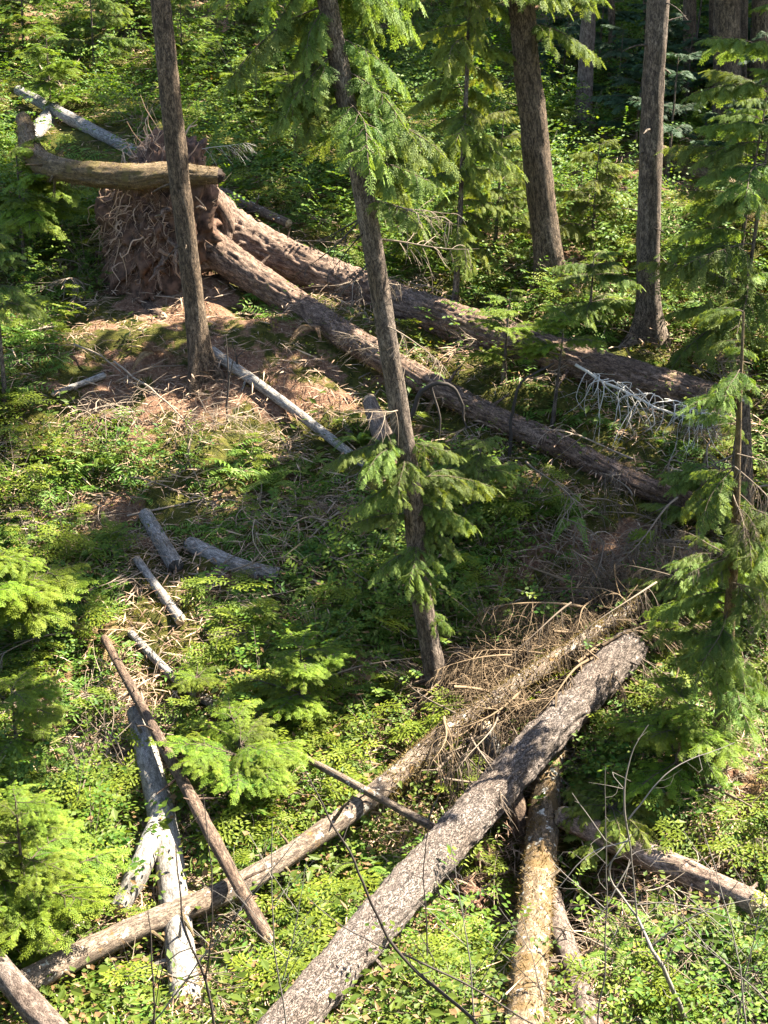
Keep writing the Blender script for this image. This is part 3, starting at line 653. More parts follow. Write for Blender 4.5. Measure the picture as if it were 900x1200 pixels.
lg('sunlit thin log lying in the grass beyond the furrowed trunk', [(440, 322, 0.12), (520, 360, 0.1), (600, 395, 0.1)], [8, 9, 8], 'bark_pale', 40, k=14, step=0.05, stubs=8, stub_len=(.2, .5))
lg('dark stump snag standing at the picture edge beside the slim cedar', [(868, 618, 0, 14.0), (872, 470, 0, 14.4)], [30, 13], 'trunk_dark', 41, k=20, step=0.05, rough=0.2, jag=0.6, name='snag', cat='snag')

# ================================================================== root mass
def root_mass():
    c = at(188, 258, 19.2)
    root = thing('root_mass', 'upturned root mass of soil and dangling pale roots', 'roots', c)
    dirv = nrm(at(420, 340, 18.3) - at(246, 262, 19.2))     # along the trunks
    n = -dirv; n = nrm(n + np.array([0.15, -0.9, 0.05]))       # the face looks down-slope and aside
    u = nrm(np.cross([0, 0, 1], n)); v = np.cross(n, u)
    # lumpy soil plate
    th = np.linspace(0, PI, 90); ph = np.linspace(0, 2 * PI, 170, endpoint=False)
    TH, PH = np.meshgrid(th, ph, indexing='ij')
    d = np.stack([np.sin(TH) * np.cos(PH), np.sin(TH) * np.sin(PH), np.cos(TH)], -1)
    q = d * np.array([0.98, 1.12, 0.62])
    q = q * (1 + 0.55 * fbm(d * 1.9 + 4, 3) + 0.22 * fbm(d * 5.1, 3) + 0.14 * fbm(d * 13, 3))[..., None]
    W = q[..., :1] * u + q[..., 1:2] * v + q[..., 2:] * n
    I = np.arange(90 * 170).reshape(90, 170); J = np.roll(I, -1, 1)
    m = MB(); m.add(W.reshape(-1, 3), np.stack([I[:-1], J[:-1], J[1:], I[1:]], -1).reshape(-1, 4)); part('soil_plate', m, [M['soil']], root)
    rng = np.random.default_rng(5)
    def wob(i, t, f=3.0): return np.stack([fbm(np.stack([t[:, 0] * f, t[:, 0] * 0 + i * 1.3 + s_, t[:, 0] * 0], -1), 2) for s_ in (0, 40, 80)], -1)
    def start():
        a = rng.uniform(0, 2 * PI); rr = math.sqrt(rng.uniform(0.02, 1.0)); h_ = 0.55 * math.sqrt(max(0.03, 1 - rr * rr))
        return u * math.cos(a) * 0.92 * rr + v * math.sin(a) * 1.05 * rr + n * h_, nrm(u * math.cos(a) * rr + v * math.sin(a) * rr + n * rng.uniform(0.1, 0.9) + rng.normal(size=3) * 0.35), math.sin(a) * rr
    for i in range(80):                                      # thick and middling roots, each its own piece
        p0, out, hgt = start(); L = rng.uniform(0.25, 0.8); dr = rng.uniform(0.1, 1.3) if hgt < 0.6 else rng.uniform(-0.6, 0.3)
        t = np.linspace(0, 1, 11)[:, None]
        P = p0 - out * 0.08 + out * L * t * 0.75 + np.array([0, 0, -1]) * dr * L * t ** 1.8 * 0.7 + wob(i, t, 4) * 0.45 * L * t
        r0 = rng.choice([0.007, 0.012, 0.022, 0.034], p=[0.5, 0.3, 0.14, 0.06])
        m = MB(); V, Q, co, _ = tube(P, r0 * np.linspace(1, 0.25, 11), 6); m.add(V, Q, tint=rng.uniform(0.1, 0.95)); part('root', m, [M['root']], root)
    for i in range(9):                                       # flaring roots that run from the trunks into the soil
        a = rng.uniform(0, 2 * PI); e = u * math.cos(a) * 0.8 + v * math.sin(a) * 0.9 - n * 0.1
        b0 = dirv * 1.0 + rng.normal(size=3) * 0.08; t = np.linspace(0, 1, 8)[:, None]
        P = b0 + (e - b0) * t + dirv * 0.25 * np.sin(t * PI); m = MB(); V, Q, co, _ = tube(P, np.linspace(0.07, 0.13, 8), 14, 0.2, 12, i); m.add(V, Q, co=co); part('root_flare', m, [M['bark_red']], root)
    for i in range(50):                                      # long pale roots dangling down the face
        a = rng.uniform(0, 2 * PI); rr = math.sqrt(rng.uniform(0.0, 0.8)); p0 = u * math.cos(a) * 0.9 * rr + v * (math.sin(a) * 0.7 * rr + 0.15) + n * (0.62 * math.sqrt(1 - rr * rr) + 0.02)
        L = rng.uniform(0.3, 0.85); t = np.linspace(0, 1, 12)[:, None]
        P = p0 + n * L * rng.uniform(0.15, 0.45) * np.sin(t * 1.9) + np.array([0, 0, -1]) * L * t ** 1.4 * rng.uniform(0.4, 1.0) + u * rng.uniform(-0.35, 0.35) * L * t + wob(i + 900, t, 5) * 0.4 * L * t
        m = MB(); V, Q, co, _ = tube(P, rng.uniform(0.006, 0.014) * np.linspace(1, 0.3, 12), 5); m.add(V, Q, tint=rng.uniform(0.5, 1.0)); part('root', m, [M['root']], root)
    for i in range(18):                                      # thick torn roots standing out of the rim
        a = rng.uniform(0, 2 * PI); o_ = u * math.cos(a) + v * math.sin(a); p0 = o_ * 0.8 + n * rng.uniform(0.0, 0.35); L = rng.uniform(0.25, 0.6); t = np.linspace(0, 1, 9)[:, None]
        P = p0 + nrm(o_ + n * rng.uniform(0, 0.8) + rng.normal(size=3) * 0.25) * L * t + wob(i + 1300, t, 4) * 0.3 * L * t + np.array([0, 0, -0.3]) * L * t * t
        m = MB(); V, Q, co, _ = tube(P, rng.uniform(0.03, 0.055) * np.linspace(1, 0.4, 9), 10, 0.25, 20, i * 1.7); m.add(V, Q, tint=0.4, co=co); part('root', m, [M['bark_red']], root)
    for i in range(70):                                      # spiky crown of snapped roots along the upper rim
        a = rng.uniform(0.15, PI - 0.15); p0 = u * math.cos(a) * 0.85 + v * math.sin(a) * 0.9 + n * rng.uniform(-0.3, 0.4); L = rng.uniform(0.2, 0.6); t = np.linspace(0, 1, 9)[:, None]
        out = nrm(u * math.cos(a) + v * math.sin(a) + rng.normal(size=3) * 0.5); P = p0 + out * L * t + wob(i + 500, t, 4) * 0.5 * L * t
        m = MB(); V, Q, co, _ = tube(P, rng.choice([0.008, 0.014, 0.024]) * np.linspace(1, 0.3, 9), 6); m.add(V, Q, tint=rng.uniform(0.3, 1.0)); part('root', m, [M['root']], root)
    m = MB()
    for i in range(700):                                    # hair roots: nobody could count these
        p0, out, hgt = start(); L = rng.uniform(0.08, 0.42); t = np.linspace(0, 1, 5)[:, None]
        P = p0 + out * L * t * 0.7 + np.array([0, 0, -1]) * L * rng.uniform(-0.2, 1.0) * t ** 1.5 + rng.uniform(-0.35, 0.35, 3) * np.sin(t * 4) * L
        V, Q, co, _ = tube(P, 0.004 * np.linspace(1, 0.4, 5), 3); m.add(V, Q, tint=rng.uniform(0.0, 0.7))
    part('hair_roots', m, [M['root']], root, kind='stuff')
root_mass()
CLEAR.append((np.array([at(x, y, 18.6) for x in range(110, 270, 25) for y in range(160, 400, 25)]), np.full(7 * 10, 0.15)))
CLEAR.append((np.array([hit(x, y) for x in range(170, 400, 30) for y in range(390, 480, 20)]), np.full(8 * 5, 0.15)))

# ================================================================== plants
def fern_frond_mesh(seed):
    rng = np.random.default_rng(seed); B = Blades(); m = MB()
    L = 0.62; t = np.linspace(0, 1, 9)
    def P(s): return np.array([L * (0.85 * s), 0.03 * math.sin(seed + 3 * s), L * (0.85 * s - 0.95 * s * s)])
    V, Q, co, _ = tube(np.array([P(s) for s in t]), 0.004 * (1.2 - t), 3); m.add(V, Q, tint=0.6, mi=0)
    for i in range(26):
        s = 0.1 + 0.9 * i / 26; o = P(s); d0 = nrm(P(s + 0.02) - P(s)); l2 = 0.095 * math.sin(min(1, 0.25 + s * 1.1) * PI * 0.72 + 0.25) ** 0.8 * (1.15 - 0.75 * s)
        for sg in (-1, 1):
            B.add(o, nrm(np.array([0.35 * d0[0], sg, 0.35 * d0[2] - 0.15])), np.array([-d0[2], 0.0, d0[0]]) + rng.uniform(-0.2, 0.2, 3), max(0.02, l2) * rng.uniform(0.9, 1.1), 0.021, rng.uniform(0.2, 0.85))
    V, Q, tn = B.arrays(); m.add(V, Q, tint=tn)
    return m.mesh('fern_frond', [M['fern']], False)
FROND = [fern_frond_mesh(i) for i in range(5)]
def shrub_mesh(seed, h=0.5, n=8, leaf=0.036, mat='shrub', spread=0.5):
    rng = np.random.default_rng(seed); B = Blades(); m = MB()
    for i in range(n):
        a = rng.uniform(0, 2 * PI); s = rng.uniform(0.2, 1) * spread; t = np.linspace(0, 1, 6)[:, None]; hh = h * rng.uniform(0.5, 1.1)
        D = np.array([math.cos(a) * s, math.sin(a) * s, hh])
        P = D * t + np.array([math.cos(a), math.sin(a), -0.3]) * 0.25 * s * t ** 2
        V, Q, co, _ = tube(P, 0.005 * np.linspace(1, 0.4, 6), 3); m.add(V, Q, tint=0.5, mi=1)
        for j in range(5):
            k = 1 + j % 5; o = P[k]; d = nrm(np.array([math.cos(a + rng.uniform(-1.6, 1.6)), math.sin(a + rng.uniform(-1.6, 1.6)), rng.uniform(0, 0.7)]))
            l2 = rng.uniform(0.1, 0.24) * h / 0.5
            for q in range(8):
                u = (q + 1) / 8; pp = o + d * l2 * u + np.array([0, 0, -0.15]) * l2 * u * u
                side = nrm(np.cross(d, [0, 0, 1])) * (1 if q % 2 else -1)
                B.add(pp, nrm(d * 0.5 + side + rng.uniform(-0.3, 0.3, 3)), np.array([0, 0, 1.0]) + rng.uniform(-0.55, 0.55, 3), leaf * rng.uniform(0.7, 1.25), leaf * 0.62, rng.uniform(0.05, 0.9))
    V, Q, tn = B.arrays(); m.add(V, Q, tint=tn, mi=0)
    return m.mesh('shrub', [M[mat], M['twig']], False)
SHRUB = [shrub_mesh(200 + i, 0.55, 9, 0.046) for i in range(5)]
TANGLE = []
for i in range(4):
    rng = np.random.default_rng(300 + i); m = MB()
    for j in range(110):
        p0 = rng.uniform(-0.45, 0.45, 3) * np.array([1, 1, 0.35]) + np.array([0, 0, 0.12]); d = nrm(rng.normal(size=3) * np.array([1, 1, 0.45])); L = rng.uniform(0.2, 0.7)
        t = np.linspace(0, 1, 5)[:, None]; P = p0 + d * L * t + rng.uniform(-0.2, 0.2, 3) * np.sin(t * 3) * L + np.array([0, 0, -0.25]) * L * t * t
        V, Q, co, _ = tube(P, rng.choice([0.003, 0.004, 0.007]) * np.linspace(1, 0.4, 5), 3); m.add(V, Q, tint=rng.uniform(0.2, 1.0))
    TANGLE.append(m.mesh('twig_tangle', [M['twig']]))

def keep_clear(P, rad, hgt, share=0.85, seed=0):
    """Drop most plants that would grow in front of a log or root mass."""
    P = np.asarray(P, float); rng = np.random.default_rng(seed); ok = np.ones(len(P), bool)
    C = np.concatenate([c for c, _ in CLEAR]); W = np.concatenate([w_ for _, w_ in CLEAR])
    lx, ly, lz = proj(C); lw = W * FPX / lz
    for f in (0.0, 0.5, 1.0):
        px, py, pz = proj(P + np.array([0, 0, hgt * f]))
        for i0 in range(0, len(P), 500):
            sl = slice(i0, i0 + 500)
            d = np.hypot(px[sl, None] - lx, py[sl, None] - ly)
            hit_ = (d < lw + 0.7 * rad * FPX / pz[sl, None]) & (pz[sl, None] < lz + 0.15) & (pz[sl, None] > lz - 2.5)
            ok[sl] &= ~hit_.any(1)
    return P[ok | (rng.random(len(P)) > share)]
def zone_of(px, py):
    v = 'upper bank' if py < 300 else 'middle slope' if py < 700 else 'gully'
    return v
def scatter(n, ylo, yhi, seed, power=1.3, bare_max=0.5, margin=1.0):
    rng = np.random.default_rng(seed); out = []
    while len(out) < n:
        u = rng.random(4 * n); a = 1 - power
        y = (ylo ** a + u * (yhi ** a - ylo ** a)) ** (1 / a); x = rng.uniform(-1, 1, 4 * n) * (0.33 * y + margin)
        z = ground(x, y); b = bare(x, y, z); keep = rng.random(4 * n) > b / max(1e-3, bare_max)
        out += [tuple(q) for q in np.stack([x, y, z], -1)[keep]]
    return out[:n]
def fern(p, sc, label, group, seed, nf=None):
    rng = np.random.default_rng(seed); root = thing('sword_fern', label, 'fern', p, group)
    nf = nf or rng.integers(8, 13); a0 = rng.uniform(0, 6)
    for i in range(nf):
        link('frond', FROND[rng.integers(5)], root, orient((0, 0, 0), a0 + i * 2 * PI / nf + rng.uniform(-0.3, 0.3), rng.uniform(-0.1, 0.7), rng.uniform(-0.25, 0.25), sc * rng.uniform(0.75, 1.15)))
    return root
FZ = {'upper bank': 'sword fern growing on the upper bank behind the root mass and trunks', 'middle slope': 'sword fern with arching fronds on the slope around the uprooted trunks', 'gully': 'sword fern in the gully around the foreground logs'}
SZ = {'upper bank': 'small-leaved shrub in the thicket of the upper bank', 'middle slope': 'small-leaved shrub on the slope between the uprooted trunks and the gully', 'gully': 'small-leaved shrub in the gully beside the foreground logs'}
for i, q in enumerate(keep_clear(scatter(150, 8, 26, 401, 1.6, 0.9), 0.3, 0.4)):
    px, py, zc = proj(np.array(q)); zn = zone_of(px, py)
    fern(q, random.uniform(0.6, 1.1), FZ[zn], 'ferns of the ' + zn, 500 + i)
M['dry_fern'] = leaf_mat('dry_fern', (0.10, 0.055, 0.025), (0.27, 0.175, 0.085), 0.25)
DRY = []
for f_ in FROND:
    f2 = f_.copy(); f2.materials.clear(); f2.materials.append(M['dry_fern']); DRY.append(f2)
for i, q in enumerate(keep_clear(scatter(46, 8.5, 20, 412, 1.2, 3.0), 0.3, 0.3)):
    rg = np.random.default_rng(900 + i); root = thing('dry_fern', 'withered brown fern flattened among the twigs', 'fern', q, 'withered ferns of the slope'); nf = rg.integers(6, 11)
    for k_ in range(nf): link('frond', DRY[rg.integers(5)], root, orient((0, 0, 0.03), k_ * 2 * PI / nf + rg.uniform(-.3, .3), rg.uniform(-0.7, 0.2), rg.uniform(-.4, .4), rg.uniform(0.6, 1.1)))
fern(hit(318, 575), 1.0, 'sword fern with one red-brown frond beside the thin pale pole', None, 4001)
fern(hit(372, 700), 0.9, 'sword fern hanging over a bare earth lip in the shade', None, 4002)
fern(hit(665, 610), 1.1, 'bright sword fern below the sawn end of the lower uprooted trunk', None, 4003)
for i, q in enumerate(keep_clear(scatter(270, 7, 42, 402, 1.5, 0.55), 0.3, 0.6, 0.95)):
    px, py, zc = proj(np.array(q)); zn = zone_of(px, py)
    o = thing('shrub', SZ[zn], 'shrub', q, 'shrubs of the ' + zn, SHRUB[i % 5])
    s = random.uniform(0.6, 1.35) * (1 + max(0, q[1] - 18) * 0.035); o.scale = (s, s, s * random.uniform(0.8, 1.2)); o.rotation_euler = (0, 0, random.uniform(0, 6.28))
# saplings
def sapling(px, py, h, label, kind, seed, sc=(0.35, 0.6), n=16, az=(0, 6.283), lift=0.0, z0=0.15, pitch=(-0.1, 0.35), name='hemlock_sapling', Y=None, cat='sapling', group=None):
    p = hit(px, py) if Y is None else np.array([at(px, py, Y)[0], Y, G(at(px, py, Y)[0], Y)])
    tree(label, cat, p, p + np.array([0.03, -0.02, 1]), 0.018 + 0.006 * h, h, M['trunk_cedar'], group, name=name, seed=seed, k=8, foliage=[dict(kind=kind, n=n, z=(h * z0, h * 0.97), sc=sc, cone=0.55, az=az, pitch=pitch)], rtop=0.15, flare=1.1)
sapling(0, 800, 1.5, 'hemlock holding out bright layered boughs at the picture edge above the brush', 'hemlock', 601, (0.55, 1.0), 12, (-1.6, 0.6), z0=0.45)
sapling(40, 1135, 1.55, 'bushy hemlock sapling beside the bleached white log', 'hemlock', 602, (0.35, 0.75), 24)
sapling(-5, 1130, 1.3, 'fine-needled hemlock sapling behind the cut brown log', 'hemlock', 603, (0.4, 0.75), 16)
sapling(285, 965, 0.85, 'low hemlock sapling spreading a flat bright spray over the brown stems', 'hemlock', 604, (0.45, 0.65), 14, z0=0.6)
sapling(20, 900, 0.9, 'hemlock seedling in the sunny twigs at the picture edge', 'hemlock', 605, (0.4, 0.6), 14)
sapling(30, 320, 1.9, 'hemlock with flat dark boughs reaching toward the root mass', 'hemlock', 606, (0.6, 0.9), 18, (-1.3, 0.8), z0=0.4)
sapling(5, 480, 2.2, 'dark-stemmed dying sapling at the picture edge by the sunny patch', 'cedar', 607, (0.35, 0.55), 8, (-1.5, 0.6), z0=0.5)
sapling(715, 985, 0.7, 'small cedar seedling over the pale brown log', 'cedar_lit', 608, (0.35, 0.5), 16, name='cedar_sapling')
sapling(790, 930, 1.0, 'bright hemlock sapling on the bank before the slim cedar stem', 'hemlock', 609, (0.4, 0.6), 20)
sapling(815, 770, 1.3, 'dim hemlock sapling in the shade by the slim cedar', 'cedar', 610, (0.35, 0.6), 20, name='cedar_sapling')
sapling(650, 500, 1.5, 'hemlock arching light boughs between the two uprooted trunks', 'hemlock', 611, (0.35, 0.6), 12, (2, 6), z0=0.5)
sapling(590, 450, 1.2, 'light green hemlock growing through the uprooted trunks', 'hemlock', 612, (0.3, 0.5), 12)
sapling(560, 620, 1.1, 'shaded cedar sapling just past the leaning cedar', 'cedar', 613, (0.35, 0.6), 18, name='cedar_sapling')
sapling(690, 300, 1.6, 'yellow-green sapling in the sunny gap past the stout trunk', 'cedar_lit', 614, (0.4, 0.65), 22, name='cedar_sapling')
sapling(580, 290, 2.0, 'sapling hugging the far side of the stout dark trunk', 'cedar_lit', 615, (0.4, 0.65), 20, name='cedar_sapling')
sapling(350, 850, 0.9, 'dim hemlock seedling on the shaded gully side', 'hemlock', 616, (0.35, 0.55), 16)
sapling(230, 830, 0.7, 'narrow bright seedling behind the flat bright spray', 'hemlock', 617, (0.2, 0.35), 14)
sapling(690, 385, 1.0, 'dark cedar sapling at the foot of the straight trunk', 'cedar', 618, (0.4, 0.6), 16, name='cedar_sapling')
sapling(870, 300, 2.4, 'broad cedar sapling rising at the picture edge in front of the dark woods', 'cedar', 619, (0.5, 0.85), 24, name='cedar_sapling')
sapling(820, 640, 1.0, 'cedar sapling under the snag at the picture edge', 'cedar', 620, (0.35, 0.55), 16, name='cedar_sapling')

UP = [(30, 70, 'hemlock'), (110, 95, 'cedar'), (60, 140, 'hemlock'), (300, 150, 'hemlock'), (350, 110, 'cedar'), (275, 60, 'cedar'), (215, 95, 'hemlock'), (345, 190, 'hemlock'), (400, 30, 'cedar'), (150, 60, 'hemlock'), (470, 60, 'cedar'), (10, 30, 'hemlock')]
for i, (px, py, kd) in enumerate(UP):
    sapling(px, py, random.uniform(1.3, 2.3), 'young conifer half buried in the shaded thicket of the upper bank', kd, 640 + i, (0.5, 0.85), 18, name='young_conifer', group='young conifers of the upper bank')
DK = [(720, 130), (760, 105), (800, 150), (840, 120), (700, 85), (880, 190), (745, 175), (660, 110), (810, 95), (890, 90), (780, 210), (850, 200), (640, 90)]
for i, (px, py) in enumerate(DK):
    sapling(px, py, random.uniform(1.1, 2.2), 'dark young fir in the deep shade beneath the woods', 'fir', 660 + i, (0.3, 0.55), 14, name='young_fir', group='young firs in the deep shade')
# dead branches, sticks and tangles
DBL = {'upper bank': 'dead grey branch lying on the upper bank', 'middle slope': 'dead twiggy branch lying on the slope below the uprooted trunks', 'gully': 'dead twiggy branch lying among the foreground logs'}
for i, q in enumerate([q for q in scatter(290, 7.5, 34, 403, 1.6, 3.0) if math.hypot(q[0] + 2.3, q[1] - 16.5) > 1.3]):
    px, py, zc = proj(np.array(q)); zn = zone_of(px, py)
    o = thing('dead_branch', DBL[zn], 'branch', (q[0], q[1], q[2] + 0.06), 'dead branches of the ' + zn, BARE_BR[i % 5])
    o.rotation_euler = (random.uniform(-1.5, 1.5), random.uniform(-0.3, 0.25), random.uniform(0, 6.28)); s = random.uniform(0.5, 1.3); o.scale = (s, s, s)
TZ = [(110, 610), (170, 640), (60, 620), (90, 880), (150, 880), (40, 850), (120, 830), (600, 790), (560, 810), (520, 850), (680, 690), (760, 650), (740, 700), (640, 640), (800, 700), (580, 880), (620, 830), (880, 900), (870, 780), (560, 1120), (680, 880), (250, 500), (340, 520), (130, 490), (400, 600), (720, 250), (640, 320), (850, 1140), (810, 1100), (330, 620)]
for i, (px, py) in enumerate(TZ):
    q = hit(px, py, 0.03)
    o = thing('twig_heap', 'loose heap of dry brown twigs caught on the forest floor', 'twigs', q, 'heaps of dry twigs', TANGLE[i % 4]); s = random.uniform(0.6, 1.15); o.scale = (s, s, s); o.rotation_euler = (0, 0, random.uniform(0, 6.28))

# ---- particular dead wood and stems seen in the photograph
def stem_thing(name, label, cat, chains, mat, group=None, seed=1, k=7, twigs=2.5):
    """chains: lists of (world point, radius); the first is the main stem, the others are branches (parts)."""
    base = np.array(chains[0][0][0], float); root = thing(name, label, cat, base, group)
    for i, ch in enumerate(chains):
        P, r = smooth_path([np.array(c[0], float) - base for c in ch], [c[1] for c in ch], 0.06)
        P = P + (2.0 * np.mean(r) + 0.01) * np.stack([fbm(P * 3.5 + 7 * j + seed, 3) for j in range(3)], -1)
        m = MB(); V, Q, co, _ = tube(P, r, k if i == 0 else 5); m.add(V, Q, tint=0.3 + 0.6 * ((i * 0.37 + seed * 0.21) % 1), co=co)
        part('stem' if i == 0 else 'branch', m, [M[mat]], root)
        if twigs and len(P) > 5:
            rg = np.random.default_rng(seed * 100 + i); m = MB(); nm = 0
            for q in range(int(twigs * len(P) / 12) + 1):
                j = int(rg.uniform(0.15, 0.98) * (len(P) - 1)); d = nrm(rg.normal(size=3) + nrm(P[min(j + 1, len(P) - 1)] - P[j - 1]) * 0.8); L = rg.uniform(0.06, 0.28)
                t = np.linspace(0, 1, 5)[:, None]; C = P[j] + d * L * t + rg.normal(size=3) * 0.18 * L * np.sin(t * 4)
                V, Q, co, _ = tube(C, min(r[j] * 0.45, 0.004) * np.linspace(1, 0.4, 5), 4); m.add(V, Q, tint=rg.uniform(0.2, 0.9))
            part('twigs', m, [M[mat]], root, kind='stuff')
    return root
# bleached skeleton of drooping branchlets
mainp = [(at(672, 428, 15.5), 0.019), (at(735, 462, 15.2), 0.016), (at(790, 486, 15.0), 0.012), (at(846, 492, 14.9), 0.006)]
rng = np.random.default_rng(77); ch = [mainp]
for i in range(46):
    f = rng.uniform(0.05, 1.0) ** 0.8; px, py = 672 + 174 * f, 428 + 70 * f - 8 * f * f; L = rng.uniform(20, 95) * (1.2 - 0.5 * f); a = rng.uniform(0.9, 2.5)
    y0 = 15.5 - 0.6 * f; e = (px + math.cos(a) * L, py + abs(math.sin(a)) * L)
    ch.append([(at(px, py, y0), 0.008), (at(px * .65 + e[0] * .35 + rng.uniform(-14, 14), py * .7 + e[1] * .3 - 8, y0 - rng.uniform(0, .2)), 0.006), (at(px * .3 + e[0] * .7 + rng.uniform(-10, 10), py * .35 + e[1] * .65, y0 - rng.uniform(0, .3)), 0.004), (at(e[0], e[1], y0 - rng.uniform(-.1, 0.4)), 0.0015)])
stem_thing('dead_branch', 'bleached white dead bough with many drooping branchlets under the thick furrowed trunk', 'branch', ch, 'white_twig', seed=3)
# foreground stems standing on the near bank
def near(px, py, Y): return at(px, py, Y)
D = 0.0065
stem_thing('bare_shrub', 'bare dark forked stem arching across the foot of the large grey log', 'shrub', [[(near(650, 1290, 5.0), 0.010), (near(560, 1200, 5.1), 0.009), (near(462, 1112, 5.2), 0.008), (near(415, 1010, 5.3), 0.006), (near(358, 905, 5.4), 0.003)], [(near(470, 1118, 5.2), .006), (near(560, 1160, 5.15), .005), (near(690, 1240, 5.1), .004)], [(near(452, 1112, 5.2), .004), (near(400, 1085, 5.3), .003), (near(360, 1050, 5.4), .002)], [(near(500, 1120, 5.2), .004), (near(498, 1030, 5.3), .003), (near(505, 950, 5.3), .002)]], 'dark_twig', seed=1)
stem_thing('bare_shrub', 'bare dark whip with two forks in front of the bleached white log', 'shrub', [[(near(262, 1290, 5.4), .009), (near(240, 1150, 5.5), .007), (near(215, 1080, 5.5), .005), (near(205, 990, 5.6), .003)], [(near(240, 1150, 5.5), .005), (near(250, 1080, 5.5), .004), (near(238, 930, 5.6), .002)], [(near(228, 1110, 5.5), .004), (near(195, 1130, 5.4), .003), (near(175, 1210, 5.4), .003)]], 'dark_twig', seed=2)
stem_thing('bare_shrub', 'thin bare dark stem near the lower corner before the leafy cover', 'shrub', [[(near(180, 1290, 5.6), .007), (near(180, 1160, 5.6), .005), (near(172, 1060, 5.7), .002)], [(near(180, 1160, 5.6), .003), (near(200, 1080, 5.6), .002)]], 'dark_twig', seed=3)
stem_thing('bare_sapling', 'bare sapling with dark leaning stem and pale forked top before the sunny bank', 'sapling', [[(hit(815, 1225), .02), (near(775, 1135, 7.3), .015), (near(745, 1075, 7.5), .009), (near(715, 1030, 7.6), .006), (near(722, 1002, 7.6), .005), (near(738, 978, 7.7), .003)], [(near(745, 1075, 7.5), .007), (near(742, 1020, 7.6), .005), (near(733, 950, 7.6), .008), (near(738, 890, 7.7), .004), (near(760, 850, 7.8), .002)], [(near(738, 985, 7.6), .006), (near(690, 1000, 7.5), .004), (near(655, 1040, 7.4), .003)], [(near(737, 960, 7.6), .006), (near(790, 900, 7.7), .004), (near(860, 870, 7.8), .002)], [(near(760, 1110, 7.4), .008), (near(820, 1070, 7.4), .005), (near(895, 1050, 7.4), .003)], [(near(740, 1010, 7.6), .005), (near(700, 1080, 7.4), .003)], [(near(745, 1060, 7.5), .005), (near(800, 1060, 7.5), .004), (near(900, 1090, 7.5), .002)]], 'grey_twig', seed=4)
BARE_AT = {}
for i, (x0, y0, x1, y1, xm) in enumerate([(700, 1235, 708, 900, 6), (340, 1235, 318, 960, -8), (150, 1235, 345, 985, 0), (560, 1235, 528, 985, 4), (880, 1235, 820, 960, 10), (905, 1180, 800, 1090, 8), (860, 1240, 905, 1010, -5), (640, 1240, 612, 1075, 6), (300, 1240, 360, 1010, 8)]):
    Y = 6.3 + 0.12 * i; k = [(near(x0, y0, Y), .006), (near((x0 + x1) / 2 + xm, (y0 + y1) / 2, Y + .1), .004), (near(x1, y1, Y + .2), .002)]
    f = lambda t, dx, dy: [(near(x0 + (x1 - x0) * t + xm * (1 - abs(2 * t - 1)), y0 + (y1 - y0) * t, Y + .1), .003), (near(x0 + (x1 - x0) * t + dx, y0 + (y1 - y0) * t - dy, Y + .15), .0015)]
    BARE_AT['stem %d' % i] = (x0 * .4 + x1 * .6, y0 * .4 + y1 * .6)
    stem_thing('bare_shrub', 'stem %d' % i, 'shrub', [k, f(.35, 50, 70), f(.5, -60, 60), f(.65, 45, 50), f(.75, -35, 55)], 'grey_twig', 'thin bare stems at the near edge', seed=10 + i)
stem_thing('dead_stick', 'curved dark stick hooked over the lower uprooted trunk', 'stick', [[(at(575, 572, 15.2), .022), (at(597, 530, 15.2), .022), (at(606, 455, 15.2), .016), (at(650, 425, 15.2), .008)]], 'dark_twig', seed=30)
stem_thing('dead_stick', 'hooked mossy limb dropping from the leaning cedar over the uprooted trunk', 'stick', [[(at(478, 500, 15.4), .03), (at(500, 450, 15.4), .03), (at(530, 455, 15.4), .022), (at(548, 500, 15.4), .01)], [(at(505, 450, 15.4), .02), (at(516, 490, 15.4), .012), (at(512, 530, 15.4), .006)]], 'dark_twig', seed=31)
for i, (x0, y0, x1, y1) in enumerate([(265, 498, 264, 392), (278, 440, 272, 400)]):
    b = hit(x0, y0); stem_thing('dead_stick', ['taller bare sapling stick on the mound beside the slender trunk', 'shorter bare stick on the mound beside the pale pole'][i], 'stick', [[(b, .014), (at((x0 + x1) / 2 + 4, (y0 + y1) / 2, b[1]), .011), (at(x1, y1, b[1]), .006)], [(at((x0 + x1) / 2 + 4, (y0 + y1) / 2, b[1]), .007), (at(x1 + 14, y1 + 12, b[1]), .004)]], 'dark_twig', seed=33 + i)
STK = [(88, 404, 160, 452), (134, 424, 242, 520), (135, 448, 215, 428), (132, 555, 236, 590), (70, 500, 165, 470), (215, 530, 245, 600), (330, 600, 450, 640), (345, 690, 420, 640), (5, 920, 70, 928), (0, 985, 60, 960), (60, 860, 120, 905), (58, 880, 62, 820), (95, 900, 110, 830), (120, 880, 60, 1000), (700, 660, 820, 790), (560, 720, 700, 690), (350, 640, 345, 560), (740, 760, 700, 860), (690, 640, 600, 600), (540, 360, 480, 330), (660, 250, 740, 300), (640, 290, 700, 260), (720, 310, 660, 330), (480, 330, 470, 370), (40, 40, 80, 120), (55, 95, 35, 60), (100, 60, 60, 130), (790, 620, 700, 600), (800, 925, 880, 900), (845, 960, 900, 985)]
for i, (x0, y0, x1, y1) in enumerate(STK):
    a, b = hit(x0, y0, 0.10), hit(x1, y1, 0.05); m_ = (a + b) / 2 + np.array([0, 0, 0.08]); r_ = random.uniform(.008, .016)
    stem_thing('dead_stick', 'thin dry stick lying loose over the forest floor', 'stick', [[(a, r_), (m_, r_ * .8), (b, r_ * .4)], [(m_, r_ * .5), (m_ + np.array([random.uniform(-.3, .3), -.1, .15]), r_ * .2)]], 'twig', 'dry sticks on the forest floor', seed=60 + i)
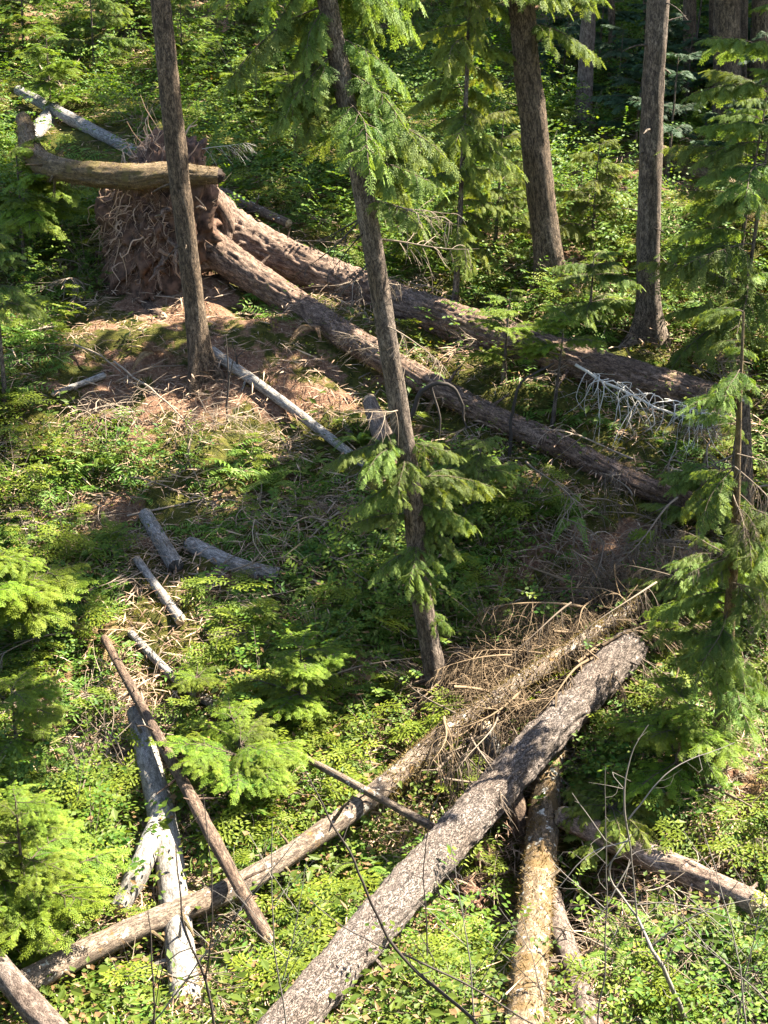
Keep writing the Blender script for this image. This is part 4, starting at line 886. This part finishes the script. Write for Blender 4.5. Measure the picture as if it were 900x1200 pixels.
# the shaggy moss and hanging twigs of the brush along the leaning pole
rng = np.random.default_rng(88)
for i in range(26):
    px = rng.uniform(500, 800); py = 862 - (px - 520) * 0.69 + rng.uniform(-25, 25); q = hit(px, py + 20, 0.45)
    o = thing('dead_branch', 'drooping brown dead branch in the brush over the top of the large grey log', 'branch', q, 'drooping branches of the brush heap', HANG_BR[i % 3])
    o.rotation_euler = (rng.uniform(-0.5, 0.5), rng.uniform(-0.3, 0.5), rng.uniform(0, 6.28)); s_ = rng.uniform(0.5, 0.95); o.scale = (s_, s_, s_)
for i in range(14):
    px, py = rng.uniform(640, 890), rng.uniform(470, 760); q = hit(px, py, rng.uniform(0.4, 1.0))
    o = thing('dead_branch', 'dull brown hanging dead branch in the shaded thicket below the uprooted trunks', 'branch', q, 'hanging dead branches of the shaded thicket', HANG_BR[i % 3])
    o.rotation_euler = (rng.uniform(-0.5, 0.5), rng.uniform(-0.3, 0.3), rng.uniform(0, 6.28)); s_ = rng.uniform(0.5, 0.9); o.scale = (s_, s_, s_)
q = at(232, 178, 19.0); o = thing('dead_branch', 'curling white root branch springing from the top of the root mass', 'branch', q, None, WHITE_BR[0]); o.rotation_euler = (0.3, -0.3, 0.2); o.scale = (0.7,) * 3
HEAP = [bare_branch_template(180 + i, 1.2, 26, 0.7, 0.018, 0.5, (0.0, 0.8), 8).mesh('brown_branch', [M['brush']]) for i in range(4)]
for i in range(22):
    px, py = rng.uniform(650, 820), rng.uniform(670, 775); q = hit(px, py + 15, rng.uniform(0.1, 0.6))
    o = thing('dead_branch', 'dark brown branch heaped over the upper end of the large grey log', 'branch', q, 'branches heaped on the end of the large log', HEAP[i % 4])
    o.rotation_euler = (rng.uniform(-0.8, 0.8), rng.uniform(-0.2, 0.6), rng.uniform(0, 6.28)); s_ = rng.uniform(0.45, 0.9); o.scale = (s_, s_, s_)
for i in range(46):
    px = rng.uniform(520, 790); py = 838 - (px - 540) * 0.62 + rng.uniform(-45, 40); q = hit(px, py, rng.uniform(0.15, 0.65))
    o = thing('dead_branch', 'moss-browned twiggy branch in the brush heap along the shaggy leaning pole', 'branch', q, 'twiggy branches along the leaning pole', HEAP[i % 4])
    o.rotation_euler = (rng.uniform(-0.6, 0.6), rng.uniform(-0.35, 0.3), rng.uniform(0.2, 1.4) + (PI if i % 3 == 0 else 0)); s_ = rng.uniform(0.4, 0.95); o.scale = (s_, s_, s_)
BRUSH = [t_.copy() for t_ in TANGLE]
for t_ in BRUSH: t_.materials.clear(); t_.materials.append(M['brush'])
for i in range(26):
    f = (i + rng.uniform(0, 1)) / 26; px = 540 + 260 * f; py = 838 - (px - 540) * 0.58 + rng.uniform(-40, 30); q = hit(px, py, rng.uniform(0.1, 0.5))
    o = thing('twig_heap', 'dense brown heap of dead twigs packed along the shaggy leaning pole', 'twigs', q, 'packed twig heaps along the leaning pole', BRUSH[i % 4]); s_ = rng.uniform(0.5, 0.95); o.scale = (s_, s_, s_); o.rotation_euler = (0, 0, rng.uniform(0, 6.28))
# rotten stump chunks under the large log, creek stones
def lump(name, label, cat, p, sz, mat, seed, rough=0.35, group=None, fq=1.6):
    th, ph = np.meshgrid(np.linspace(0, PI, 22), np.linspace(0, 2 * PI, 36, endpoint=False), indexing='ij')
    d = np.stack([np.sin(th) * np.cos(ph), np.sin(th) * np.sin(ph), np.cos(th)], -1)
    q_ = d * (1 + rough * fbm(d * fq + seed * 3.3, 4))[..., None] * np.array(sz); I = np.arange(22 * 36).reshape(22, 36); J = np.roll(I, -1, 1)
    m = MB(); m.add(q_.reshape(-1, 3), np.stack([I[:-1], J[:-1], J[1:], I[1:]], -1).reshape(-1, 4), co=(q_ * np.array([1, 1, .3])).reshape(-1, 3))
    o = thing(name, label, cat, p, group, m.mesh(name, [M[mat]])); o.rotation_euler = (0, 0, seed * 1.1); return o
lump('rotten_wood', 'curled red-brown chunk of rotten wood topmost below the large grey log', 'wood', hit(560, 1000, 0.15), (.13, .08, .16), 'rot', 1, 0.9, fq=2.6)
lump('rotten_wood', 'dark slab of rotten wood below the curled red-brown chunk', 'wood', hit(542, 1045, 0.1), (.2, .1, .1), 'rot', 2, 0.9, fq=2.6)
lump('rotten_wood', 'mossy lowest chunk of rotten wood against the large grey log', 'wood', hit(505, 1085, 0.08), (.16, .12, .1), 'rot', 3, 0.9, fq=2.6)
for i in range(16):
    px, py = random.uniform(690, 850), random.uniform(1158, 1205)
    lump('stone', 'grey stone in the little creek bed at the foot of the bank', 'stone', hit(px, py, 0.03), tuple(random.uniform(.03, .07) * f_ for f_ in (1.2, 1, .7)), 'stone', 20 + i, 0.25, 'stones of the creek bed', 1.2)

# ground cover and litter: nobody could count these
def replicate(T, M4, tintshift):
    V, Q, t = T; n, k = len(M4), len(V)
    W = np.einsum('nij,kj->nki', M4[:, :, :3], V) + M4[:, None, :, 3]
    QQ = (Q[None] + (np.arange(n) * k)[:, None, None]).reshape(-1, 4)
    return W.reshape(-1, 3), QQ, np.clip((t[None] + tintshift[:, None]).ravel(), 0, 1)
def mats(P, sc, tilt, rng):
    n = len(P); a = rng.uniform(0, 2 * PI, n); tx, ty = rng.normal(0, tilt, n), rng.normal(0, tilt, n)
    ca, sa = np.cos(a), np.sin(a); Z0 = np.zeros(n); O = np.ones(n)
    Rz = np.stack([np.stack([ca, -sa, Z0], -1), np.stack([sa, ca, Z0], -1), np.stack([Z0, Z0, O], -1)], 1)
    Rx = np.stack([np.stack([O, Z0, tx], -1), np.stack([Z0, O, ty], -1), np.stack([-tx, -ty, O], -1)], 1)
    A = (Rx @ Rz) * sc[:, None, None]
    return np.concatenate([A, P[:, :, None]], 2)
def clump(seed, n, h, leaf, wid, spread):
    rng = np.random.default_rng(seed); B = Blades()
    for i in range(n):
        a = rng.uniform(0, 2 * PI); r_ = spread * math.sqrt(rng.random()); p = np.array([math.cos(a) * r_, math.sin(a) * r_, h * rng.uniform(0.2, 1)])
        B.add(p, nrm(np.array([math.cos(a + rng.uniform(-1, 1)), math.sin(a + rng.uniform(-1, 1)), rng.uniform(-0.3, 0.5)])), np.array([0, 0, 1.0]) + rng.uniform(-0.6, 0.6, 3), leaf * rng.uniform(0.6, 1.3), wid * rng.uniform(0.8, 1.2), rng.uniform(0, 0.95))
    return B.arrays()
def tuft(seed, n, h, wid, spread):
    rng = np.random.default_rng(seed); B = Blades()
    for i in range(n):
        a = rng.uniform(0, 2 * PI); r_ = spread * math.sqrt(rng.random())
        B.add(np.array([math.cos(a) * r_, math.sin(a) * r_, 0]), nrm(np.array([rng.normal() * 0.7, rng.normal() * 0.7, 0.8])), rng.normal(size=3), h * rng.uniform(0.5, 1.2), wid, rng.uniform(0, 1))
    return B.arrays()
def stuff(name, label, temps, pts, sc, tilt, mat, seed, lift=0.0, patch=0):
    rng = np.random.default_rng(seed); m = MB(); P = np.array(pts)
    if patch: P = P[fbm(P * np.array([0.55, 0.55, 0]) + 31.3 * seed, 3) * 1.6 + rng.normal(0, 0.12, len(P)) > -patch]
    P[:, 2] += lift
    pick = rng.integers(len(temps), size=len(P)); d = np.linalg.norm(P - CAM, axis=1)
    s = rng.uniform(*sc, len(P)) * (0.8 + d / 60); tone = 0.22 * fbm(P * 0.8, 2) + rng.normal(0, 0.05, len(P))
    for j, T in enumerate(temps):
        k = pick == j
        if k.any():
            V, Q, t = replicate(T, mats(P[k], s[k], tilt, rng), tone[k]); m.add(V, Q, tint=t)
    o = link(name, m.mesh(name, [mat], False)); o['kind'] = 'stuff'; o['label'] = label
    return o
cl = [clump(700 + i, n_, h_, lf, wd, 0.15) for i, (n_, h_, lf, wd) in enumerate([(16, .2, .03, .02), (14, .25, .045, .03), (9, .3, .075, .04), (18, .14, .026, .02), (12, .2, .06, .018), (14, .3, .04, .026)])]
stuff('ground_cover', 'low leafy ground cover on the slope and gully', cl, keep_clear(scatter(11500, 6.2, 60, 404, 1.9, 0.6), 0.12, 0.15, 0.8), (0.7, 1.5), 0.15, M['cover'], 1, patch=0.12)
def shrub_arrays(me):
    V = np.empty(len(me.vertices) * 3, np.float32); me.vertices.foreach_get('co', V); t = np.empty(len(me.vertices), np.float32); me.attributes['tint'].data.foreach_get('value', t)
    Q = np.empty(len(me.loops), np.int32); me.loops.foreach_get('vertex_index', Q); n_ = len(t); mi = np.empty(len(me.polygons), np.int32); me.polygons.foreach_get('material_index', mi)
    return V.reshape(-1, 3).astype(float), Q.reshape(-1, 4)[mi == 0], t
sa = [shrub_arrays(shrub_mesh(800 + i, 0.5, 5, 0.05)) for i in range(6)]
stuff('undergrowth', 'leafy undergrowth massed over the slope and upper bank', sa, keep_clear(scatter(1400, 7, 46, 407, 1.2, 0.5), 0.3, 0.6, 0.97), (0.5, 1.2), 0.25, M['shrub'], 4, patch=0.15)
sb = [shrub_arrays(shrub_mesh(820 + i, 0.8, 7, 0.06, spread=0.7)) for i in range(5)]
stuff('thicket', 'dense leafy thicket covering the upper bank under the far trees', sb, keep_clear([q for q in scatter(950, 18.5, 46, 409, 1.02, 0.9)], 0.4, 0.8, 0.97), (0.45, 1.15), 0.25, M['shrub'], 5)
def low_fern(seed, nf=7):
    rng = np.random.default_rng(seed); B = Blades()
    for i in range(nf):
        a = i * 2 * PI / nf + rng.uniform(-.4, .4); L = rng.uniform(0.18, 0.36); up = rng.uniform(0.5, 1.1); D = np.array([math.cos(a), math.sin(a), 0]); Sd = np.array([-D[1], D[0], 0])
        for k in range(9):
            t = (k + 0.6) / 9; p = D * L * t + np.array([0, 0, L * (up * t - 0.9 * t * t)])
            for sg in (-1, 1): B.add(p, nrm(Sd * sg + D * 0.4 + np.array([0, 0, -0.2])), np.array([0, 0, 1.0]) + rng.uniform(-.3, .3, 3), 0.075 * math.sin(min(1, t + .25) * PI * 0.8) + 0.012, 0.019, rng.uniform(0.1, 0.9))
    return B.arrays()
lf_ = [low_fern(760 + i) for i in range(6)]
stuff('fern_undergrowth', 'low feathery fern growth spread over the slope', lf_, keep_clear(scatter(3700, 7, 34, 410, 1.5, 0.8), 0.25, 0.25, 0.95), (0.7, 1.5), 0.25, M['fern'], 6, patch=0.15)
def seedling(seed):
    rng = np.random.default_rng(seed); B = Blades()
    for i in range(5):
        a = rng.uniform(0, 2 * PI); spray_into(B, rng, np.array([0, 0, rng.uniform(0.1, 0.3)]), np.array([math.cos(a), math.sin(a), rng.uniform(-0.1, 0.4)]), np.array([rng.uniform(-.3, .3), rng.uniform(-.3, .3), 1.0]), rng.uniform(0.16, 0.3), 'hemlock', rng.uniform(0.1, 0.6))
    return B.arrays()
sd_ = [seedling(780 + i) for i in range(4)]
stuff('conifer_seedlings', 'tiny feathery conifer seedlings scattered through the undergrowth', sd_, keep_clear(scatter(750, 7.5, 30, 411, 1.5, 0.9), 0.25, 0.3, 0.95), (0.8, 1.6), 0.15, M['hemlock'], 7)
tf = [tuft(720 + i, 18, 0.05, 0.010, 0.10) for i in range(4)]
stuff('moss', 'soft yellow-green moss tufts over the forest floor', tf, scatter(9000, 6.2, 40, 405, 2.0, 1.2), (0.8, 1.6), 0.1, M['moss_tuft'], 2, patch=0.3)
def sticks(seed, n):
    rng = np.random.default_rng(seed); B = Blades()
    for i in range(n):
        a = rng.uniform(0, 2 * PI); B.add(np.append(rng.uniform(-0.2, 0.2, 2), rng.uniform(0, 0.03)), np.array([math.cos(a), math.sin(a), rng.uniform(-0.2, 0.3)]), np.array([0, 0, 1.0]) + rng.uniform(-0.8, 0.8, 3), rng.uniform(0.04, 0.22), rng.uniform(0.005, 0.012), rng.uniform(0, 1))
    return B.arrays()
lt = [sticks(740 + i, 20) for i in range(5)]
stuff('forest_litter', 'fallen twigs, bark chips and needles over the forest floor', lt, scatter(8500, 6.2, 45, 406, 1.9, 50), (0.8, 1.7), 0.12, M['litter'], 3, 0.01)

# ---- labels of the repeats: each is told by the log or trunk it stands beside
MARKS = {'large grey log': [(370, 1180), (460, 1070), (550, 965), (650, 850), (735, 762)], 'lichen-speckled log': [(615, 1190), (630, 1040), (645, 930)], 'thin slanting log': [(665, 1100), (690, 1190)],
 'long leaning pole': [(25, 1155), (150, 1092), (285, 1035), (420, 945), (520, 862)], 'shaggy top of the long leaning pole': [(580, 820), (660, 765), (780, 685)], 'bleached white log': [(165, 850), (190, 950), (205, 1060), (217, 1160)],
 'pale brown log on the bank': [(690, 975), (780, 1012), (870, 1050)], 'knobbly brown pole': [(130, 760), (165, 830), (215, 915), (300, 1080)], 'brown log in the corner': [(10, 1140), (60, 1190)], 'root mass': [(130, 250), (130, 310), (180, 330), (180, 240)],
 'slender trunk on the mound': [(196, 60), (214, 240), (235, 430)], 'stout dark trunk': [(612, 30), (630, 200), (645, 330)], 'leaning cedar': [(405, 130), (440, 330), (470, 500), (490, 660), (515, 825)], 'straight brown trunk': [(768, 60), (762, 240), (755, 390)],
 'pale grey trunk by the woods': [(690, 30), (684, 140)], 'slim cedar': [(868, 480), (858, 650), (848, 870)], 'lower uprooted trunk': [(345, 355), (445, 418), (560, 480), (655, 522), (820, 594)], 'upper uprooted trunk': [(330, 300), (430, 343), (530, 377), (680, 425), (835, 470)],
 'short dark log': [(172, 605), (205, 662)], 'level grey log': [(225, 640), (275, 662), (325, 674)], 'silvery stick with the cut end': [(165, 660), (210, 725)], 'frayed grey branch': [(155, 745), (205, 795), (252, 826)], 'thin pale pole': [(250, 415), (330, 470), (430, 545)],
 'bent trunk': [(40, 180), (100, 203), (160, 206)], 'grey log on the upper bank': [(25, 108), (90, 143), (160, 178)], 'bleached dead bough': [(735, 470), (800, 500)], 'pale-forked bare sapling': [(742, 920), (742, 1050), (775, 1135)], 'flat bright hemlock spray': [(230, 880), (340, 880)], 'bright hemlock at the edge': [(40, 700)], 'straw-coloured pole': [(400, 910), (500, 965)], 'mossy old log by the woods': [(770, 180), (880, 225)], 'thin trunk far up the bank': [(157, 20)]}
NOUNS = {'shrub': 'small-leaved shrub', 'sword_fern': 'sword fern', 'dry_fern': 'withered brown fern', 'dead_branch': None, 'twig_heap': 'heap of dry twigs', 'dead_stick': 'thin dry stick', 'young_conifer': 'young conifer in the thicket', 'young_fir': 'dark young fir', 'bare_shrub': 'thin bare grey stem', 'stone': 'grey creek stone', 'conifer_tree': 'dark woods trunk'}
DEADN = {'heaped': 'dark heaped branch', 'drooping': 'drooping brown branch', 'hanging': 'dull hanging dead branch', 'twiggy': 'moss-browned twiggy branch'}
ORD = ['first', 'second', 'third', 'fourth', 'fifth', 'sixth', 'seventh', 'eighth', 'ninth', 'tenth', 'eleventh', 'twelfth', 'thirteenth', 'fourteenth', 'fifteenth', 'sixteenth', 'seventeenth', 'eighteenth', 'nineteenth', 'twentieth']
buckets = {}
for o in list(bpy.data.objects):
    if o.parent is not None or not o.get('group'): continue
    nm = o.name.split('.')[0]
    if nm not in NOUNS: continue
    noun = NOUNS[nm] or next((v_ for k_, v_ in DEADN.items() if o['group'].startswith(k_) or (k_ == 'heaped' and 'heaped' in o['group'])), 'dead grey branch')
    q = np.array(o.location)
    if nm in ('young_conifer', 'young_fir', 'conifer_tree'): q = q + np.array([0, 0, 0.6])
    px, py, zc = proj(q)
    if nm == 'bare_shrub': px, py = BARE_AT[o['label']]; o['label'] = ''
    if zc < 0 or not (0 < px < 900 and 0 < py < 1200):
        o['label'] = f"{noun} of the {o['group'].split(' of the ')[-1]}, beyond the picture edge"; continue
    best = min(((math.hypot(px - a, py - b), k_, px - a, py - b) for k_, ps in MARKS.items() for (a0, b0), (a1, b1) in zip(ps, ps[1:] + ps[-1:]) for f in (0, .25, .5, .75) for a, b in [(a0 + (a1 - a0) * f, b0 + (b1 - b0) * f)]))
    rel = ('above' if best[3] < 0 else 'below') if abs(best[3]) > 0.7 * abs(best[2]) else 'beside'
    buckets.setdefault((noun, rel, best[1]), []).append((best[0], o))
for (noun, rel, mark), lst in buckets.items():
    lst.sort(key=lambda e: e[0])
    for i, (_, o) in enumerate(lst):
        o['label'] = f'{noun} just {rel} the {mark}' if len(lst) == 1 else f'{ORD[min(i, 19)]} {noun} {rel} the {mark}, counting outward'
print('objects', len(bpy.data.objects))
